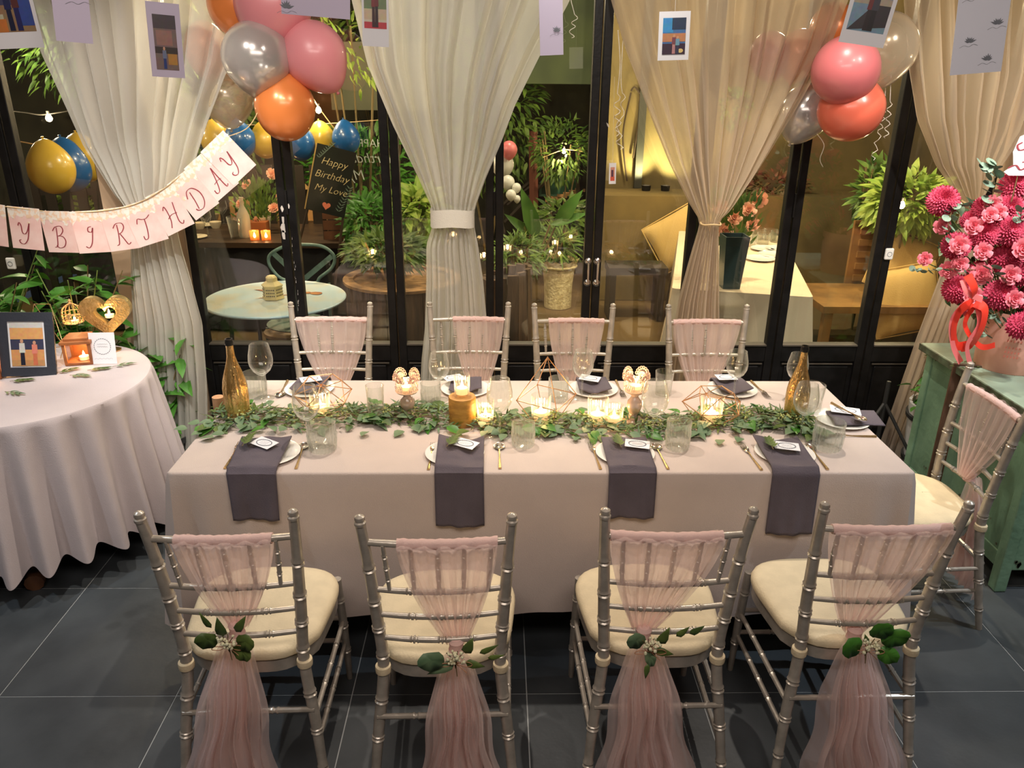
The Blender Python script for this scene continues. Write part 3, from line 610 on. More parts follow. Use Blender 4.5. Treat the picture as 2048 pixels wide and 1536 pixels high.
def make_chair(label, group, worn=0):
    t = thing('chiavari_chair', label, 'chair', (0,0,0), 0, group)
    for s in (-1, 1):
        P, rr = ringed([(s*.205, -.275, 0), (s*.185, -.235, .22), (s*.163, -.205, .43), (s*.170, -.208, .60), (s*.182, -.228, .80), (s*.190, -.250, .925)],
                       [.0115, .0145, .0165, .0165, .0165, .0165, .0150, .0135], (.10, .23, .36, .52, .62, .72, .84))
        q = MB().tube(P, rr, 12).build('back_post', chairm, t)
        f = MB().lathe([(.0125, 0), (.0150, .004), (.0150, .010), (.011, .013), (.0135, .018), (.0125, .026), (.006, .031), (1e-5, .032)], 14, (s*.190, -.252, .922))
        f.build('finial', chairworn if (worn and s == -1) else chairm, q)
        P, rr = ringed([(s*.200, .200, 0), (s*.196, .192, .22), (s*.190, .180, .43)], [.0095, .0135, .0145, .014], (.30, .55, .80))
        MB().tube(P, rr, 10).build('leg', chairm, t)
        for (za, zb) in ((.265, .255), (.165, .160)):
            P, rr = ringed([(s*.186, -.235, za), (s*.192, 0, (za+zb)/2), (s*.196, .190, zb)], [.0075, .0085, .0075], (.3, .5, .7), bump=.002)
            MB().tube(P, rr, 8).build('stretcher', chairm, t)
        w_ = MB().lathe([(.0175, 0), (.0215, .003), (.0225, .013), (.0215, .023), (.0175, .026)], 16, (s*.164, -.205, .418)); w_.build('cushion_tie', seatm, t)
    for y, z in ((-.235, .285), (.190, .265), (.192, .17)):
        hw = .185 if y < 0 else .193
        P, rr = ringed([(-hw, y, z), (0, y, z), (hw, y, z)], [.0080, .0090, .0080], (.30, .5, .70), bump=.002)
        MB().tube(P, rr, 8).build('stretcher', chairm, t)
    for z, hw, yy, r_ in ((.865, .182, -.238, .0110), (.705, .172, -.216, .0095), (.620, .168, -.210, .0090), (.540, .164, -.206, .0090)):
        P, rr = ringed([(-hw, yy, z), (-hw*.5, yy - .012, z), (0, yy - .016, z), (hw*.5, yy - .012, z), (hw, yy, z)], [r_*.85, r_, r_, r_*.85], (.27, .30, .50, .53, .73, .76), bump=.002, hw=.004)
        MB().tube(P, rr, 10).build('back_rail', chairm, t)
    for k in range(5):
        x = (-.5 + k/4) * .26
        P, rr = ringed([(x, -.226, .708), (x*1.03, -.236, .78), (x*1.06, -.250, .862)], [.0055, .0070, .0055], (.25, .5, .75), bump=.002, hw=.004)
        MB().tube(P, rr, 8).build('spindle', chairm, t)
    # seat: rounded wedge, wider at the front
    def outline(inset=0.0, n=48):
        out = []
        for k in range(n):
            a = 2*pi*k/n; c, s_ = cos(a), sin(a); p = 5.0 if s_ < 0 else 3.0
            r_ = (abs(c)**p + abs(s_)**p) ** (-1/p); y = s_ * r_; wx = .205 + .025*min(1, max(-1, y)) - (.035 if y < -0.6 else 0) * (-y - .6)/.4
            out.append(((wx - inset) * c * r_, (.205 - inset) * y - .004))
        return out
    def slab(mb, layers):
        n = 48; o = len(mb.v)
        for ins, z in layers: mb.v += [(x, y, z) for x, y in outline(ins)]
        for j in range(len(layers) - 1):
            for k in range(n): mb.f.append((o+j*n+k, o+j*n+(k+1)%n, o+(j+1)*n+(k+1)%n, o+(j+1)*n+k))
        mb.f.append(tuple(o + k for k in range(n))[::-1]); c = len(mb.v); z = layers[-1][1] ; mb.v.append((0, 0, z + .003)); 
        for k in range(n): mb.f.append((o+(len(layers)-1)*n+k, o+(len(layers)-1)*n+(k+1)%n, c))
    m = MB(); slab(m, [(.010, .393), (.004, .396), (.004, .434), (.010, .438)]); m.build('seat_frame', chairm, t)
    m = MB(); slab(m, [(.008, .438), (-.002, .443), (-.004, .455), (.000, .466), (.010, .474), (.030, .479), (.09, .483), (.15, .485)]); m.build('seat_cushion', seatm, t)
    return t
FG = 'champagne chiavari chairs on the near side of the table'
CH = [(-.712, 1.945, 1.5), (-.158, 1.925, 1.0), (.462, 1.955, .5), (1.036, 1.985, .5)]
c0 = make_chair('champagne chiavari chair at the near side, one nearest the left round table', FG); c0.location = (CH[0][0], CH[0][1], 0); c0.rotation_euler.z = R(CH[0][2])
labs = ['champagne chiavari chair at the near side, second from the left round table', 'champagne chiavari chair at the near side, second from the green cabinet',
        'champagne chiavari chair at the near side, last one before the end chair']
for (x, y, a), lb in zip(CH[1:], labs): copy_tree(c0, (x, y, 0), R(a), lb)
BG = 'champagne chiavari chairs along the glass doors'
BK = [(-.806, 3.36, 180), (-.140, 3.37, 180), (.366, 3.35, 180), (1.014, 3.34, 180)]
bl = ['champagne chiavari chair by the glass doors, in front of the pale blue garden table', 'champagne chiavari chair by the glass doors, in front of the curtain with a broad band',
      'champagne chiavari chair by the glass doors, in front of the stone flowerpot', 'champagne chiavari chair by the glass doors, in front of the cord-tied warm-lit curtain']
for (x, y, a), lb in zip(BK, bl): copy_tree(c0, (x, y, 0), R(a), lb, group=BG)
RC = (1.585, 2.60, 90)
endc = copy_tree(c0, (RC[0], RC[1], 0), R(RC[2]), 'champagne chiavari chair at the table end beside the green cabinet', group='champagne chiavari chair at the table end')
# ---------------------------------------------------------------- tulle sashes
def sash(loc, rz, x0, x1, kx, kz, t0, t1, tz, label, seed, side=-1, dense=0.0):
    rg = random.Random(seed); ph = [rg.uniform(0, 6.28) for _ in range(6)]
    g = thing('chair_sash', label, 'sash', (loc[0], loc[1], 0), R(rz), 'pink tulle sashes on the chairs')
    YR = -.250
    def upper(dy):
        def fn(s, t):    # t 0 = top rail, 1 = knot
            z = .872 - (.872 - kz) * t; e = t ** 1.6
            xl = x0 + (kx - .028 - x0) * e; xr = x1 + (kx + .028 - x1) * e
            x = xl + (xr - xl) * s; yc = YR + .006 + t * .040
            f = .004 * sin(2*pi*6*s + ph[0]) + .003 * sin(2*pi*13*s + ph[1] + t*2)
            return (x, yc + dy * (1 - .5*t) + f * (0.5 + t) - 0.018 * (1-abs(x)/.19) * (1 - t), z + (.004 * sin(s * 31 + ph[2]) if t == 0 else 0))
        return fn
    MB().grid(upper(-.019), 48, 22).build('back_drape', tulle_m, g)
    MB().grid(upper(.016), 48, 22).build('front_drape', tulle_m, g)
    # rolled fabric over the rail
    def roll(s, t):
        x = x0 + (x1 - x0) * s; a = 2*pi*t; r_ = .0145 + .0007 * sin(s*70 + ph[3]) + .0006 * sin(s*33 + ph[2]) 
        return (x, -.238 - .016*(1 - (x/.18)**2) + r_*cos(a), .865 + r_*sin(a))
    MB().grid(roll, 60, 12).build('roll', tulle_d, g)
    # gathered knot
    kn = MB(); kn.lathe([(.012, -.020), (.022, -.014), (.019, 0), (.022, .014), (.014, .022)], 18, (kx, YR + .028, kz)); kn.build('knot', tulle_d, g)
    def tail(layer, wmul, dyy, dens):
        def fn(s, t):
            z = kz - .005 - (kz - tz) * t; e = min(1, t ** 0.58)
            c0 = kx + ((t0 + t1)/2 - kx) * t ** 1.1; hw = (.022 + ((t1 - t0)/2 - .022) * e) * wmul
            a = .010 * min(1, t * 3) * (1 + t)
            f = a * sin(2*pi*dens*s + ph[4] + layer*2 + t) + a*.5*sin(2*pi*dens*2.2*s + ph[5] + layer)
            return (c0 + hw * (2*s - 1) + .012*sin(2*pi*2*t + layer + s*3) * t, YR - .02 - dyy - .10 * t * (1 - .3*t) + f + .03, z + .012 * sin(s*17 + ph[1]) * t)
        return fn
    MB().grid(tail(0, 1.0, .0, 3), 60, 30).build('tail', tulle_m, g)
    MB().grid(tail(1, .80, .012, 4), 60, 30).build('tail', tulle_m, g)
    MB().grid(tail(2, .50, .024, 3), 50, 30).build('tail', tulle_m, g)
    return g
def posy(loc, rz, kx, kz, spec, label):
    """small buttonhole: stems tied with twine, leaves (angle, length, width, offset) and a head of white buds"""
    g = thing('posy', label, 'posy', Vector((loc[0], loc[1], 0)) + Matrix.Rotation(R(rz), 3, 'Z') @ Vector((kx, -.295, kz + .01)), R(rz))
    for (a, ln, wd, off, dist, mt) in spec:
        ln, wd, dist, off = ln*1.35, wd*1.35, dist*1.3, off*1.3; d = Vector((cos(R(a)), -.25, sin(R(a)))); mb = MB(); p = Vector((off, -.004, 0)) + d * dist
        if wd > .5 * ln: # round eucalyptus leaf
            c = p + d * ln * .5; x_ = d.cross(Vector((0, -1, .2))).normalized(); dn = d.normalized()
            mb.add([c + Vector((0, .004, 0))] + [c + dn * (ln*.52*cos(2*pi*q/16)) * (1 if cos(2*pi*q/16) > -.9 else .9) + x_ * (wd*.52*sin(2*pi*q/16)) + Vector((0, -.003*sin(q*2.2), 0)) for q in range(16)], [(0, 1 + q, 1 + (q+1) % 16) for q in range(16)])
        else: mb.leaf(p, d, (0, -1, .3), ln, wd, .12)
        o = mb.build('leaf', mt, g); solid(o, .0008)
    st = MB(); 
    for a in (80, 100, 120, 60): st.tube([(0, 0, -.025), (.01*cos(R(a)), -.006, .01), (.045*cos(R(a)), -.014, .045*sin(R(a)))], .0013, 5)
    st.tube([(0, 0, .0), (.004, -.002, -.05)], .0014, 5); st.build('stem', stemm, g)
    tw = MB(); tw.tube([(.012*cos(2*pi*k/16), .004 + .010*sin(2*pi*k/16), -.004 + .002*sin(k)) for k in range(16)], .0013, 5, True)
    tw.tube(catmull([(0, -.008, -.004), (.03, -.014, .008), (.045, -.012, -.004), (.028, -.012, -.010), (0, -.008, -.004), (-.03, -.013, .004), (-.04, -.012, -.006), (-.02, -.01, -.010), (0, -.008, -.004), (.03, -.012, -.03)], 5), .0011, 5)
    tw.build('twine_bow', mat('twine', srgb(176, 128, 96), 0.8), g)
    bd = MB()
    for i in range(26): bd.sphere((U(-.020, .024), U(-.030, -.010), U(.004, .045)), U(.0035, .0055), 7, 5)
    bd.build('bud_cluster', mat('cream_buds', srgb(226, 222, 186), 0.6), g)
    return g
def loc_x(u, v, ch): 
    """pixel -> local x of the sash plane of a near-side chair"""
    p = AY(u, v, ch[1] - .27); return p.x - ch[0], p.z
fs = [((332, 530), (458, 1282), (362, 556), 'pink tulle sash tied on the near chair closest to the left round table'),
      ((786, 992), (908, 1315), (830, 1008), 'pink tulle sash on the second near chair from the left round table'),
      ((1222, 1452), (1292, 1290), (1188, 1388), 'pink tulle sash on the second near chair from the green cabinet'),
      ((1672, 1915), (1722, 1290), (1598, 1802), 'pink tulle sash on the near chair closest to the green cabinet')]
specs = [[(150, .045, .034, 0, .018, leafd), (20, .040, .036, 0, .02, leafd), (-40, .042, .03, .01, .0, leafd), (95, .05, .022, 0, .03, leafd), (60, .05, .018, 0, .05, leafd), (110, .045, .012, 0, .06, leafd)],
         [(165, .055, .040, 0, .02, leafg), (70, .045, .022, .01, .03, leafd), (200, .06, .022, 0, .0, leafg), (35, .045, .012, 0, .06, leafd), (20, .035, .010, 0, .07, leafd), (-10, .04, .018, .02, .0, leafd)],
         [(135, .045, .036, 0, .02, leafg), (70, .048, .022, .01, .02, leafd), (50, .035, .014, .01, .06, leafd), (42, .035, .014, .01, .085, leafd), (-10, .04, .018, .01, .0, leafd), (-95, .035, .012, 0, .03, leafd), (-80, .035, .022, 0, .0, leafg)],
         [(160, .050, .046, 0, .015, leafb), (78, .050, .044, 0, .035, leafb), (45, .060, .040, .005, .025, leafb), (-15, .044, .036, .01, .01, leafb), (110, .03, .012, 0, .02, leafd)]]
plabs = ['little leaf and white bud posy on the leftmost near chair sash', 'loose posy with trailing narrow leaves on the second near chair sash',
         'upright posy with a sprig above and below on the third near chair sash', 'posy with big round bright green leaves on the fourth near chair sash']
leafb2 = leafb
for ch, (tp, kn, bt, lb), sp, pl, i in zip(CH, fs, specs, plabs, range(4)):
    a = loc_x(tp[0], 1060, ch)[0]; b = loc_x(tp[1], 1060, ch)[0]; kx, kz = loc_x(*kn, ch); q0 = loc_x(bt[0], 1530, ch); q1 = loc_x(bt[1], 1530, ch)
    sash(ch, ch[2], max(a, -.172), min(b, .172), kx, kz, q0[0], q1[0], .04, lb, 10 + i)
    posy(ch, ch[2], kx, kz, sp, pl)
for i, (ch, (a, b, k), lb) in enumerate(zip(BK, [(-.172, .168, 0), (-.17, .08, -.04), (-.15, .12, .0), (-.165, .165, 0)],
        ['pink tulle sash on the glass door side chair before the pale blue garden table', 'pink tulle sash pushed to one side on the chair before the banded curtain',
         'pink tulle sash on the glass door side chair before the stone flowerpot', 'pink tulle sash on the glass door side chair before the cord-tied curtain'])):
    sash(ch, ch[2], a, b, k, .47, -.12, .12, .05, lb, 30 + i)
sash(RC, RC[2], -.165, .150, -.01, .56, -.10, .14, .06, 'pink tulle sash on the chair at the table end by the green cabinet', 44)

# ================================================================ BANQUET TABLE
TX0, TX1, TY0, TY1, TZ = -1.09, 1.40, 2.265, 3.105, .75
woodt = mat('table_wood', srgb(120, 84, 58), 0.5, c2=srgb(84, 56, 38), vscale=6, stretch=(1, 8, 1))
bt = thing('banquet_table', 'long banquet table hidden under the blush tablecloth', 'table', (.155, 2.685, 0))
MB().box((0, 0, .728), (2.46, .81, .028)).build('tabletop', woodt, bt, False)
for sx in (-1, 1):
    for sy in (-1, 1): MB().box((sx*1.10, sy*.32, .357), (.04, .04, .714)).build('leg', black_wood, bt, False)
def ring_cloth(top_pt, npt, drop, label, m, cat='tablecloth', name='tablecloth', rows=26, zt=TZ):
    """top_pt(s)->(x,y,nx,ny); drop(s)->length; folds are handled by fold(s,d)"""
    pass
def rrect(s, x0, x1, y0, y1, r):
    w_, h = x1-x0-2*r, y1-y0-2*r; q = pi*r/2; T = 2*w_ + 2*h + 4*q; d = (s % 1) * T
    segs = [('l', w_, (x0+r, y0), (1, 0), (0, -1)), ('c', q, (x1-r, y0+r), -pi/2), ('l', h, (x1, y0+r), (0, 1), (1, 0)), ('c', q, (x1-r, y1-r), 0),
            ('l', w_, (x1-r, y1), (-1, 0), (0, 1)), ('c', q, (x0+r, y1-r), pi/2), ('l', h, (x0, y1-r), (0, -1), (-1, 0)), ('c', q, (x0+r, y0+r), pi)]
    for i, sg in enumerate(segs):
        if d <= sg[1] or i == 7:
            if sg[0] == 'l': return sg[2][0]+sg[3][0]*d, sg[2][1]+sg[3][1]*d, sg[4][0], sg[4][1], i, d/sg[1]
            a = sg[3] + d / r; return sg[2][0]+r*cos(a), sg[2][1]+r*sin(a), cos(a), sin(a), i, d/sg[1]
        d -= sg[1]
def cloth_fn():
    n = 420; rows = 22; mb = MB(); DR = .545; per = [rrect(k/n, TX0, TX1, TY0, TY1, .012) for k in range(n)]
    corners = [(TX0, TY0), (TX1, TY0), (TX1, TY1), (TX0, TY1)]
    for j in range(rows + 1):
        for k, (x, y, nx, ny, _, _) in enumerate(per):
            if j <= 3:
                a = j / 3 * pi / 2; r_ = .010; px, py, pz = x - nx*r_*(1 - sin(a)), y - ny*r_*(1 - sin(a)), TZ - r_*(1 - cos(a))
            else:
                d = (j - 3) / (rows - 3); 
                cd_ = min(math.hypot(x-cx_, y-cy_) for cx_, cy_ in corners)
                cf = math.exp(-(cd_/.13)**2)
                along = x if abs(ny) > abs(nx) else y
                fold = d * (.010*sin(along*9 + 1) + .006*sin(along*23 + 2)) + d*cf*(.045*cos(cd_*48) + .035)
                off = .004 + .012*d + fold
                px, py, pz = x + nx*off, y + ny*off, TZ - .010 - DR*d*(1 - .02*sin(along*5)) - cf*d*.03
            mb.v.append((px, py, pz))
        if j:
            for k in range(n):
                a = (j-1)*n + k; b = (j-1)*n + (k+1) % n; mb.f.append((a, b, b+n, a+n)[::-1])
    c = len(mb.v); mb.v.append(((TX0+TX1)/2, (TY0+TY1)/2, TZ)); 
    for k in range(n): mb.f.append((k, (k+1) % n, c))
    # subdivide the flat top lightly with creases handled by the cloth bump
    return mb
tc_ = cloth_fn().build('tablecloth', clothm); tag(tc_, 'blush pink tablecloth covering the long banquet table', 'tablecloth')
TZ2 = TZ + .001
def P2(u, v): return AZ(u, v, TZ2)
plate0 = None
def plate(loc, label, group='white plates round the banquet table'):
    global plate0
    if plate0 is None:
        plate0 = thing('dinner_plate', label, 'plate', loc, 0, group)
        MB().lathe([(1e-5, .004), (.062, .004), (.070, .006), (.098, .013), (.102, .0125), (.100, .010), (.074, .001), (.060, 0), (1e-5, 0)], 48).build('dish', china, plate0)
        return plate0
    return copy_tree(plate0, loc, 0, label)
def napkin(px0, px1, py0, edge, zbot, xb0, xb1, label, dirn=-1, wave=.006, seed=0):
    """folded linen laid over a plate, hanging over the table edge; dirn -1 near edge"""
    rg = random.Random(seed); a0, a1 = rg.uniform(0, 6), rg.uniform(0, 6)
    L1 = abs(edge - py0); L2 = TZ - zbot; L = L1 + L2
    def fn(s, t):
        d = t * L
        if d < L1 - .012: y = py0 + dirn*d; z = TZ + .019 + .006*sin(a0 + s*5) * (1 - t); q = 0
        elif d < L1 + .012: q = (d - L1 + .012)/.024; y = edge - dirn*(-.006) * 0 + dirn*(.004*q) + dirn*(.012*(q-1))*(-1)*-1; z = TZ + .019 - .006*q*q - .01*q
        else: q = 1; y = edge + dirn*(.008 + .020*((d-L1)/L2)); z = TZ + .005 - (d - L1 - .012)
        if d < .15: z += .004 * sin(s*pi*2+a1)**2 + .012 * abs(2*s - 1) ** 2 * (1 - d/.15)
        xl = px0 + (xb0 - px0) * t; xr = px1 + (xb1 - px1) * t
        f = wave * sin(s*7 + a0 + t*3) * max(0, (d - L1)/L2) + .003*sin(s*19 + a1)*max(0, (d-L1)/L2)
        return (xl + (xr - xl)*s, y + dirn*f*(1 if dirn else 1), z)
    o = MB().grid(fn, 18, 44).build('napkin', napm); solid(o, .004, 1.0 if dirn < 0 else -1.0); tag(o, label, 'napkin', 'charcoal napkins'); return o
def fork_mesh():
    m = MB(); m.tube([(0, 0, .002), (0, .03, .0025), (0, .09, .004), (0, .125, .007)], [.0055, .0045, .0022, .003], 8)
    b = MB(); 
    b.tube([(0, .122, .007), (0, .135, .006), (0, .150, .004)], [.003, .008, .0105], 8)
    for x in (-.009, -.003, .003, .009): b.tube([(x, .148, .004), (x, .17, .003), (x*.95, .196, .006)], [.0018, .0016, .0010], 6)
    return m, b
def spoon_mesh():
    m = MB(); m.tube([(0, 0, .002), (0, .03, .0025), (0, .09, .004), (0, .135, .006)], [.0055, .0045, .0022, .003], 8)
    b = MB(); b.grid(lambda s, t: ((.021*sin(pi*t)**.7*(1 if 1 else 1)*(2*s-1)), .132 + .058*t, .0065 - .006*sin(pi*t)*(1-(2*s-1)**2)), 10, 12)
    return m, b
goldh = mat('pale_gold_cutlery', srgb(214, 184, 134), 0.25, 0.85)
F0 = None; S0 = None
def cutlery(kind, tip, end, label):
    """end = handle end point on the table, tip = the working end"""
    global F0, S0
    e = P2(*end); p = P2(*tip); a = math.atan2(p.y - e.y, p.x - e.x) - pi/2; loc = Vector((e.x, e.y, TZ + .001))
    proto = F0 if kind == 'fork' else S0
    if proto is None:
        t = thing(kind, label, kind, loc, a, 'forks' if kind == 'fork' else 'spoons'); m, b = fork_mesh() if kind == 'fork' else spoon_mesh()
        m.build('handle', goldh, t, label='pale gold handle'); o = b.build('tines' if kind == 'fork' else 'bowl', steel, t)
        if kind == 'spoon': solid(o, .0012)
        if kind == 'fork': F0 = t
        else: S0 = t
        return t
    return copy_tree(proto, loc, a, label)
def place_card(c, ang, label, sz=(.085, .055), zoff=.036, tilt=(3, 2)):
    t = thing('menu_card', label, 'card', (c[0], c[1], TZ + zoff)); t.rotation_euler = Euler((R(tilt[0]), R(tilt[1]), R(ang)))
    MB().box((0, 0, 0), (sz[0], sz[1], .0008)).build('card', paperw, t, False)
    mb = MB(); rr = random.Random(int(c[0]*1000))
    for i in range(26):
        a = 2*pi*i/26; q = (cos(a)*sz[0]*.36, sin(a)*sz[1]*.36); mb.leaf((q[0], q[1], .0009), (cos(a+1.9), sin(a+1.9), 0), (0, 0, 1), .011, .0035, 0)
    for i in range(3):
        y = .008 - .008*i; P = [Vector((-.018 + .036*k/12, y + .002*sin(k*2.3 + i*2 + rr.random()), .0009)) for k in range(13)]
        mb.add([p + Vector((0, dy, 0)) for p in P for dy in (-.0004, .0004)], [(2*k, 2*k+2, 2*k+3, 2*k+1) for k in range(12)])
    mb.build('printed_wreath', inkg, t, False); return t
def sprig(c, ang, label, n=7, L=.07, m=leafd, zoff=.034):
    t = thing('leaf_sprig', label, 'sprig', (c[0], c[1], TZ + zoff), R(ang)); 
    MB().tube([(0, 0, 0), (L*.5, .003, .003), (L, 0, .002)], .0011, 5).build('stem', stemm, t)
    for i in range(n):
        f = .2 + .8*i/(n-1); s = 1 if i % 2 else -1; a = R(38*s*(1.15 - f*.8)); mb = MB(); mb.leaf((0,0,0), (cos(a), sin(a), .12), (0, 0, 1), .042*U(.8, 1.15), .013, .1)
        inst('leaf', mb.mesh('leaf', m), t, (L*f*.8, 0, .002))
    return t
fp = [((545, 903), (482, 582), 880, (470, 562), 1047, (524, 905), 'leftmost'), ((910, 905), (878, 968), 876, (872, 969), 1060, (925, 906), 'second from the left'),
      ((1250, 910), (1203, 1293), 880, (1213, 1306), 1043, (1268, 907), 'third from the left'), ((1565, 905), (1508, 1597), 882, (1530, 1622), 1076, (1566, 911), 'rightmost')]
names4 = ['nearest the left round table', 'second from the left round table', 'second from the table end chair', 'nearest the table end chair']
for i, (pc, nx_, nv, nb, vb, cc, _) in enumerate(fp):
    c = P2(*pc); q = names4[i]
    plate((c.x, 2.395, TZ), 'white plate under the near side napkin, ' + q)
    a0 = P2(nx_[0], nv + 12); a1 = P2(nx_[1], nv + 12); zb = AY(nb[0], vb, TY0 - .02)
    napkin(a0.x, a1.x, 2.485, TY0, zb.z, AY(nb[0], vb, TY0-.02).x, AY(nb[1], vb, TY0-.02).x, 'charcoal napkin draped over the near table edge, ' + q, seed=i)
    k = P2(*cc); place_card((k.x + .01, k.y + .005), (-32, -28, -12, -12)[i], 'white menu card on the near side napkin, ' + q)
    sprig((k.x - .052, k.y - .038), (86, 70, 95, 84)[i], 'green sprig by the near side menu card, ' + q, 9, .088, leafd, .044)
for i, (tp, en) in enumerate([((486, 880), (450, 938)), ((868, 880), (857, 940)), ((1178, 880), (1201, 939)), ((1478, 884), (1523, 941))]):
    cutlery('fork', tp, en, 'fork with a pale gold handle on the near side, ' + names4[i])
for i, (tp, en) in enumerate([((612, 880), (592, 938)), ((998, 880), (1000, 938)), ((1303, 880), (1336, 939)), ((1608, 882), (1655, 940))]):
    cutlery('spoon', tp, en, 'spoon with a pale gold handle on the near side, ' + names4[i])
# far side settings
for i, (pc, cc) in enumerate([((622, 776), (625, 770)), ((932, 774), (908, 767)), ((1184, 772), (1178, 768)), ((1460, 776), (1448, 766))]):
    c = P2(*pc); q = ['behind the bowl-shaped gold wire frame', 'behind the gold wood block candle', 'between the two middle door side chairs', 'in front of the last door side chair'][i]
    plate((c.x, 2.985, TZ), 'white dinner plate on the far side, ' + q)
    napkin(c.x - .065, c.x + .068, 2.925, TY1, .60, c.x - .06, c.x + .06, 'charcoal napkin on the far side plate, ' + q, dirn=1, seed=9+i)
    k = P2(*cc); place_card((k.x, k.y - .02), (25, 30, -20, 8)[i], 'small white menu card on the far side, ' + q)
cutlery('fork', (1246, 792), (1232, 762), 'fork beside the far side plate between the two middle door side chairs'); cutlery('fork', (1532, 792), (1502, 763), 'fork lying beside the far side plate of the last door side chair')
cutlery('spoon', (558, 795), (575, 762), 'spoon lying beside the far side plate behind the gold wire frame')
# end setting
c = AZ(1683, 842, TZ); plate((c.x, c.y, TZ), 'white dinner plate at the table end, under a charcoal napkin')
def endnap(s, t):
    d = t * .19; x = c.x - .055 + d; z = TZ + .018 + .006*sin(s*5)*(1-t)
    return (x + .02*s, c.y - .07 + .14*s, z - (.010 * max(0, t-.6)))
o = MB().grid(endnap, 12, 16).build('napkin', napm); solid(o, .004, 1.0); tag(o, 'charcoal napkin lying flat on the table end plate', 'napkin', 'charcoal napkins')
place_card((c.x + .025, c.y + .035), -16, 'small white menu card at the table end, a spoon resting on it', (.11, .06), .030)
cutlery('spoon', (1695, 842), (1660, 822), 'spoon resting across the table end menu card').location.z = TZ + .034
cutlery('fork', (1672, 873), (1752, 874), 'fork at the table end in front of its plate')

# ---------------------------------------------------------------- glasses, bottles, candles
def wine(base, top, label, sc_=1.0):
    b = P2(*base); zt = AY(top[0], top[1], b.y).z; k = (zt - TZ) / .205
    t = thing('wine_glass', label, 'wine glass', (b.x, b.y, TZ + .001), 0, 'wine glasses on the banquet table'); t.scale = (k, k, k)
    if wine.m is None:
        wine.m = (MB().lathe([(.004, .088), (.014, .094), (.030, .108), (.040, .128), (.0425, .145), (.041, .165), (.036, .188), (.0325, .2045), (.0318, .205), (.0312, .2045), (.0395, .165), (.041, .145), (.0385, .129), (.028, .110), (.010, .098), (1e-5, .096)], 32).mesh('bowl', drink_glass),
                  MB().lathe([(.0045, .003), (.0035, .02), (.0033, .07), (.0045, .088)], 12).mesh('stem', drink_glass),
                  MB().lathe([(1e-5, .0045), (.010, .004), (.033, .0015), (.035, .001), (.034, 0), (1e-5, 0)], 32).mesh('foot', drink_glass))
    for nm, me in zip(('bowl', 'stem', 'foot'), wine.m): inst(nm, me, t)
    return t
wine.m = None
wine((620, 892), (618, 772), 'wine glass on the near side in front of the bowl-shaped wire frame')
wine((999, 874), (1000, 758), 'wine glass on the near side beside the glowing votives and pyramid frame')
wine((1303, 884), (1306, 764), 'wine glass on the near side in front of the far right glass candlestick')
wine((1600, 876), (1606, 768), 'wine glass on the near side before the gold bottle by the end chair')
wine((530, 797), (528, 689), 'wine glass right behind the gold bottle nearest the left round table')
wine((880, 800), (879, 706), 'wine glass on the far side left of the gold wood block')
wine((1163, 797), (1162, 701), 'wine glass on the far side between the middle door side chairs')
wine((1466, 798), (1464, 702), 'wine glass on the far side before the last door side chair')
wine((1585, 800), (1583, 708), 'wine glass on the far side behind the gold bottle by the end chair')
def tumbler(base, top, wpx, label, h=.085, plain=False, flute=True):
    b = P2(*base); D = (b - Vector((0, 0, CAM_H))).length; r = wpx / 2 * D / CAM_F; zt = AY(top[0], top[1], b.y + r*.0).z; h = max(.05, zt - TZ - .002)
    t = thing('tumbler' if not plain else 'tall_glass', label, 'glass', (b.x, b.y, TZ + .001), 0, None)
    if plain: prof = [(r*.86, 0), (r*.9, h*.5), (r, h), (r*.95, h), (r*.84, h*.5), (r*.8, h*.10), (1e-5, h*.10)]; MB().lathe([(1e-5, 0)] + prof, 32).build('wall', drink_glass, t); return t
    fl_ = (20, .13, lambda z: 1.0 if z < h*.62 else max(0, 1 - (z-h*.62)/(h*.12)))
    m = MB().lathe([(1e-5, .001), (r*.80, 0), (r*.86, h*.06), (r*.90, h*.30), (r*.93, h*.60), (r*.96, h*.72), (r, h), (r*.95, h), (r*.90, h*.7), (r*.82, h*.22), (1e-5, h*.18)], 80, flute=fl_)
    m.build('wall', cut_glass, t); return t
tumbler((646, 898), (646, 846), 56, 'cut glass tumbler on the near side, nearest the left round table')
tumbler((1046, 890), (1046, 845), 47, 'cut glass tumbler on the near side right of the second menu card')
tumbler((1354, 895), (1354, 840), 48, 'cut glass tumbler on the near side between the two rightmost napkins')
tumbler((1653, 895), (1653, 842), 54, 'cut glass tumbler on the near side at the corner by the end chair')
tumbler((512, 792), (512, 745), 44, 'cut glass tumbler on the far side right behind the left gold bottle')
tumbler((862, 808), (862, 765), 40, 'cut glass tumbler on the far side behind the left glass candlestick')
tumbler((1116, 800), (1116, 756), 40, 'cut glass tumbler on the far side behind the pyramid wire frame')
tumbler((1326, 788), (1326, 742), 36, 'plain tall tumbler behind the right glass candlestick', plain=True)
tumbler((1618, 822), (1618, 768), 46, 'clear tumbler behind the gold bottle by the end chair', plain=True)
tumbler((753, 838), (753, 770), 36, 'plain tall clear glass between the wire frame and left candlestick', plain=True)
def mercury(name='gold_mercury_glass'):
    m = mat(name, (0.72, 0.44, 0.13), 0.20, 0.85, c2=(0.95, 0.66, 0.28), vscale=60, bump=0.6, bscale=110, stretch=(1, 1, .3)); return m
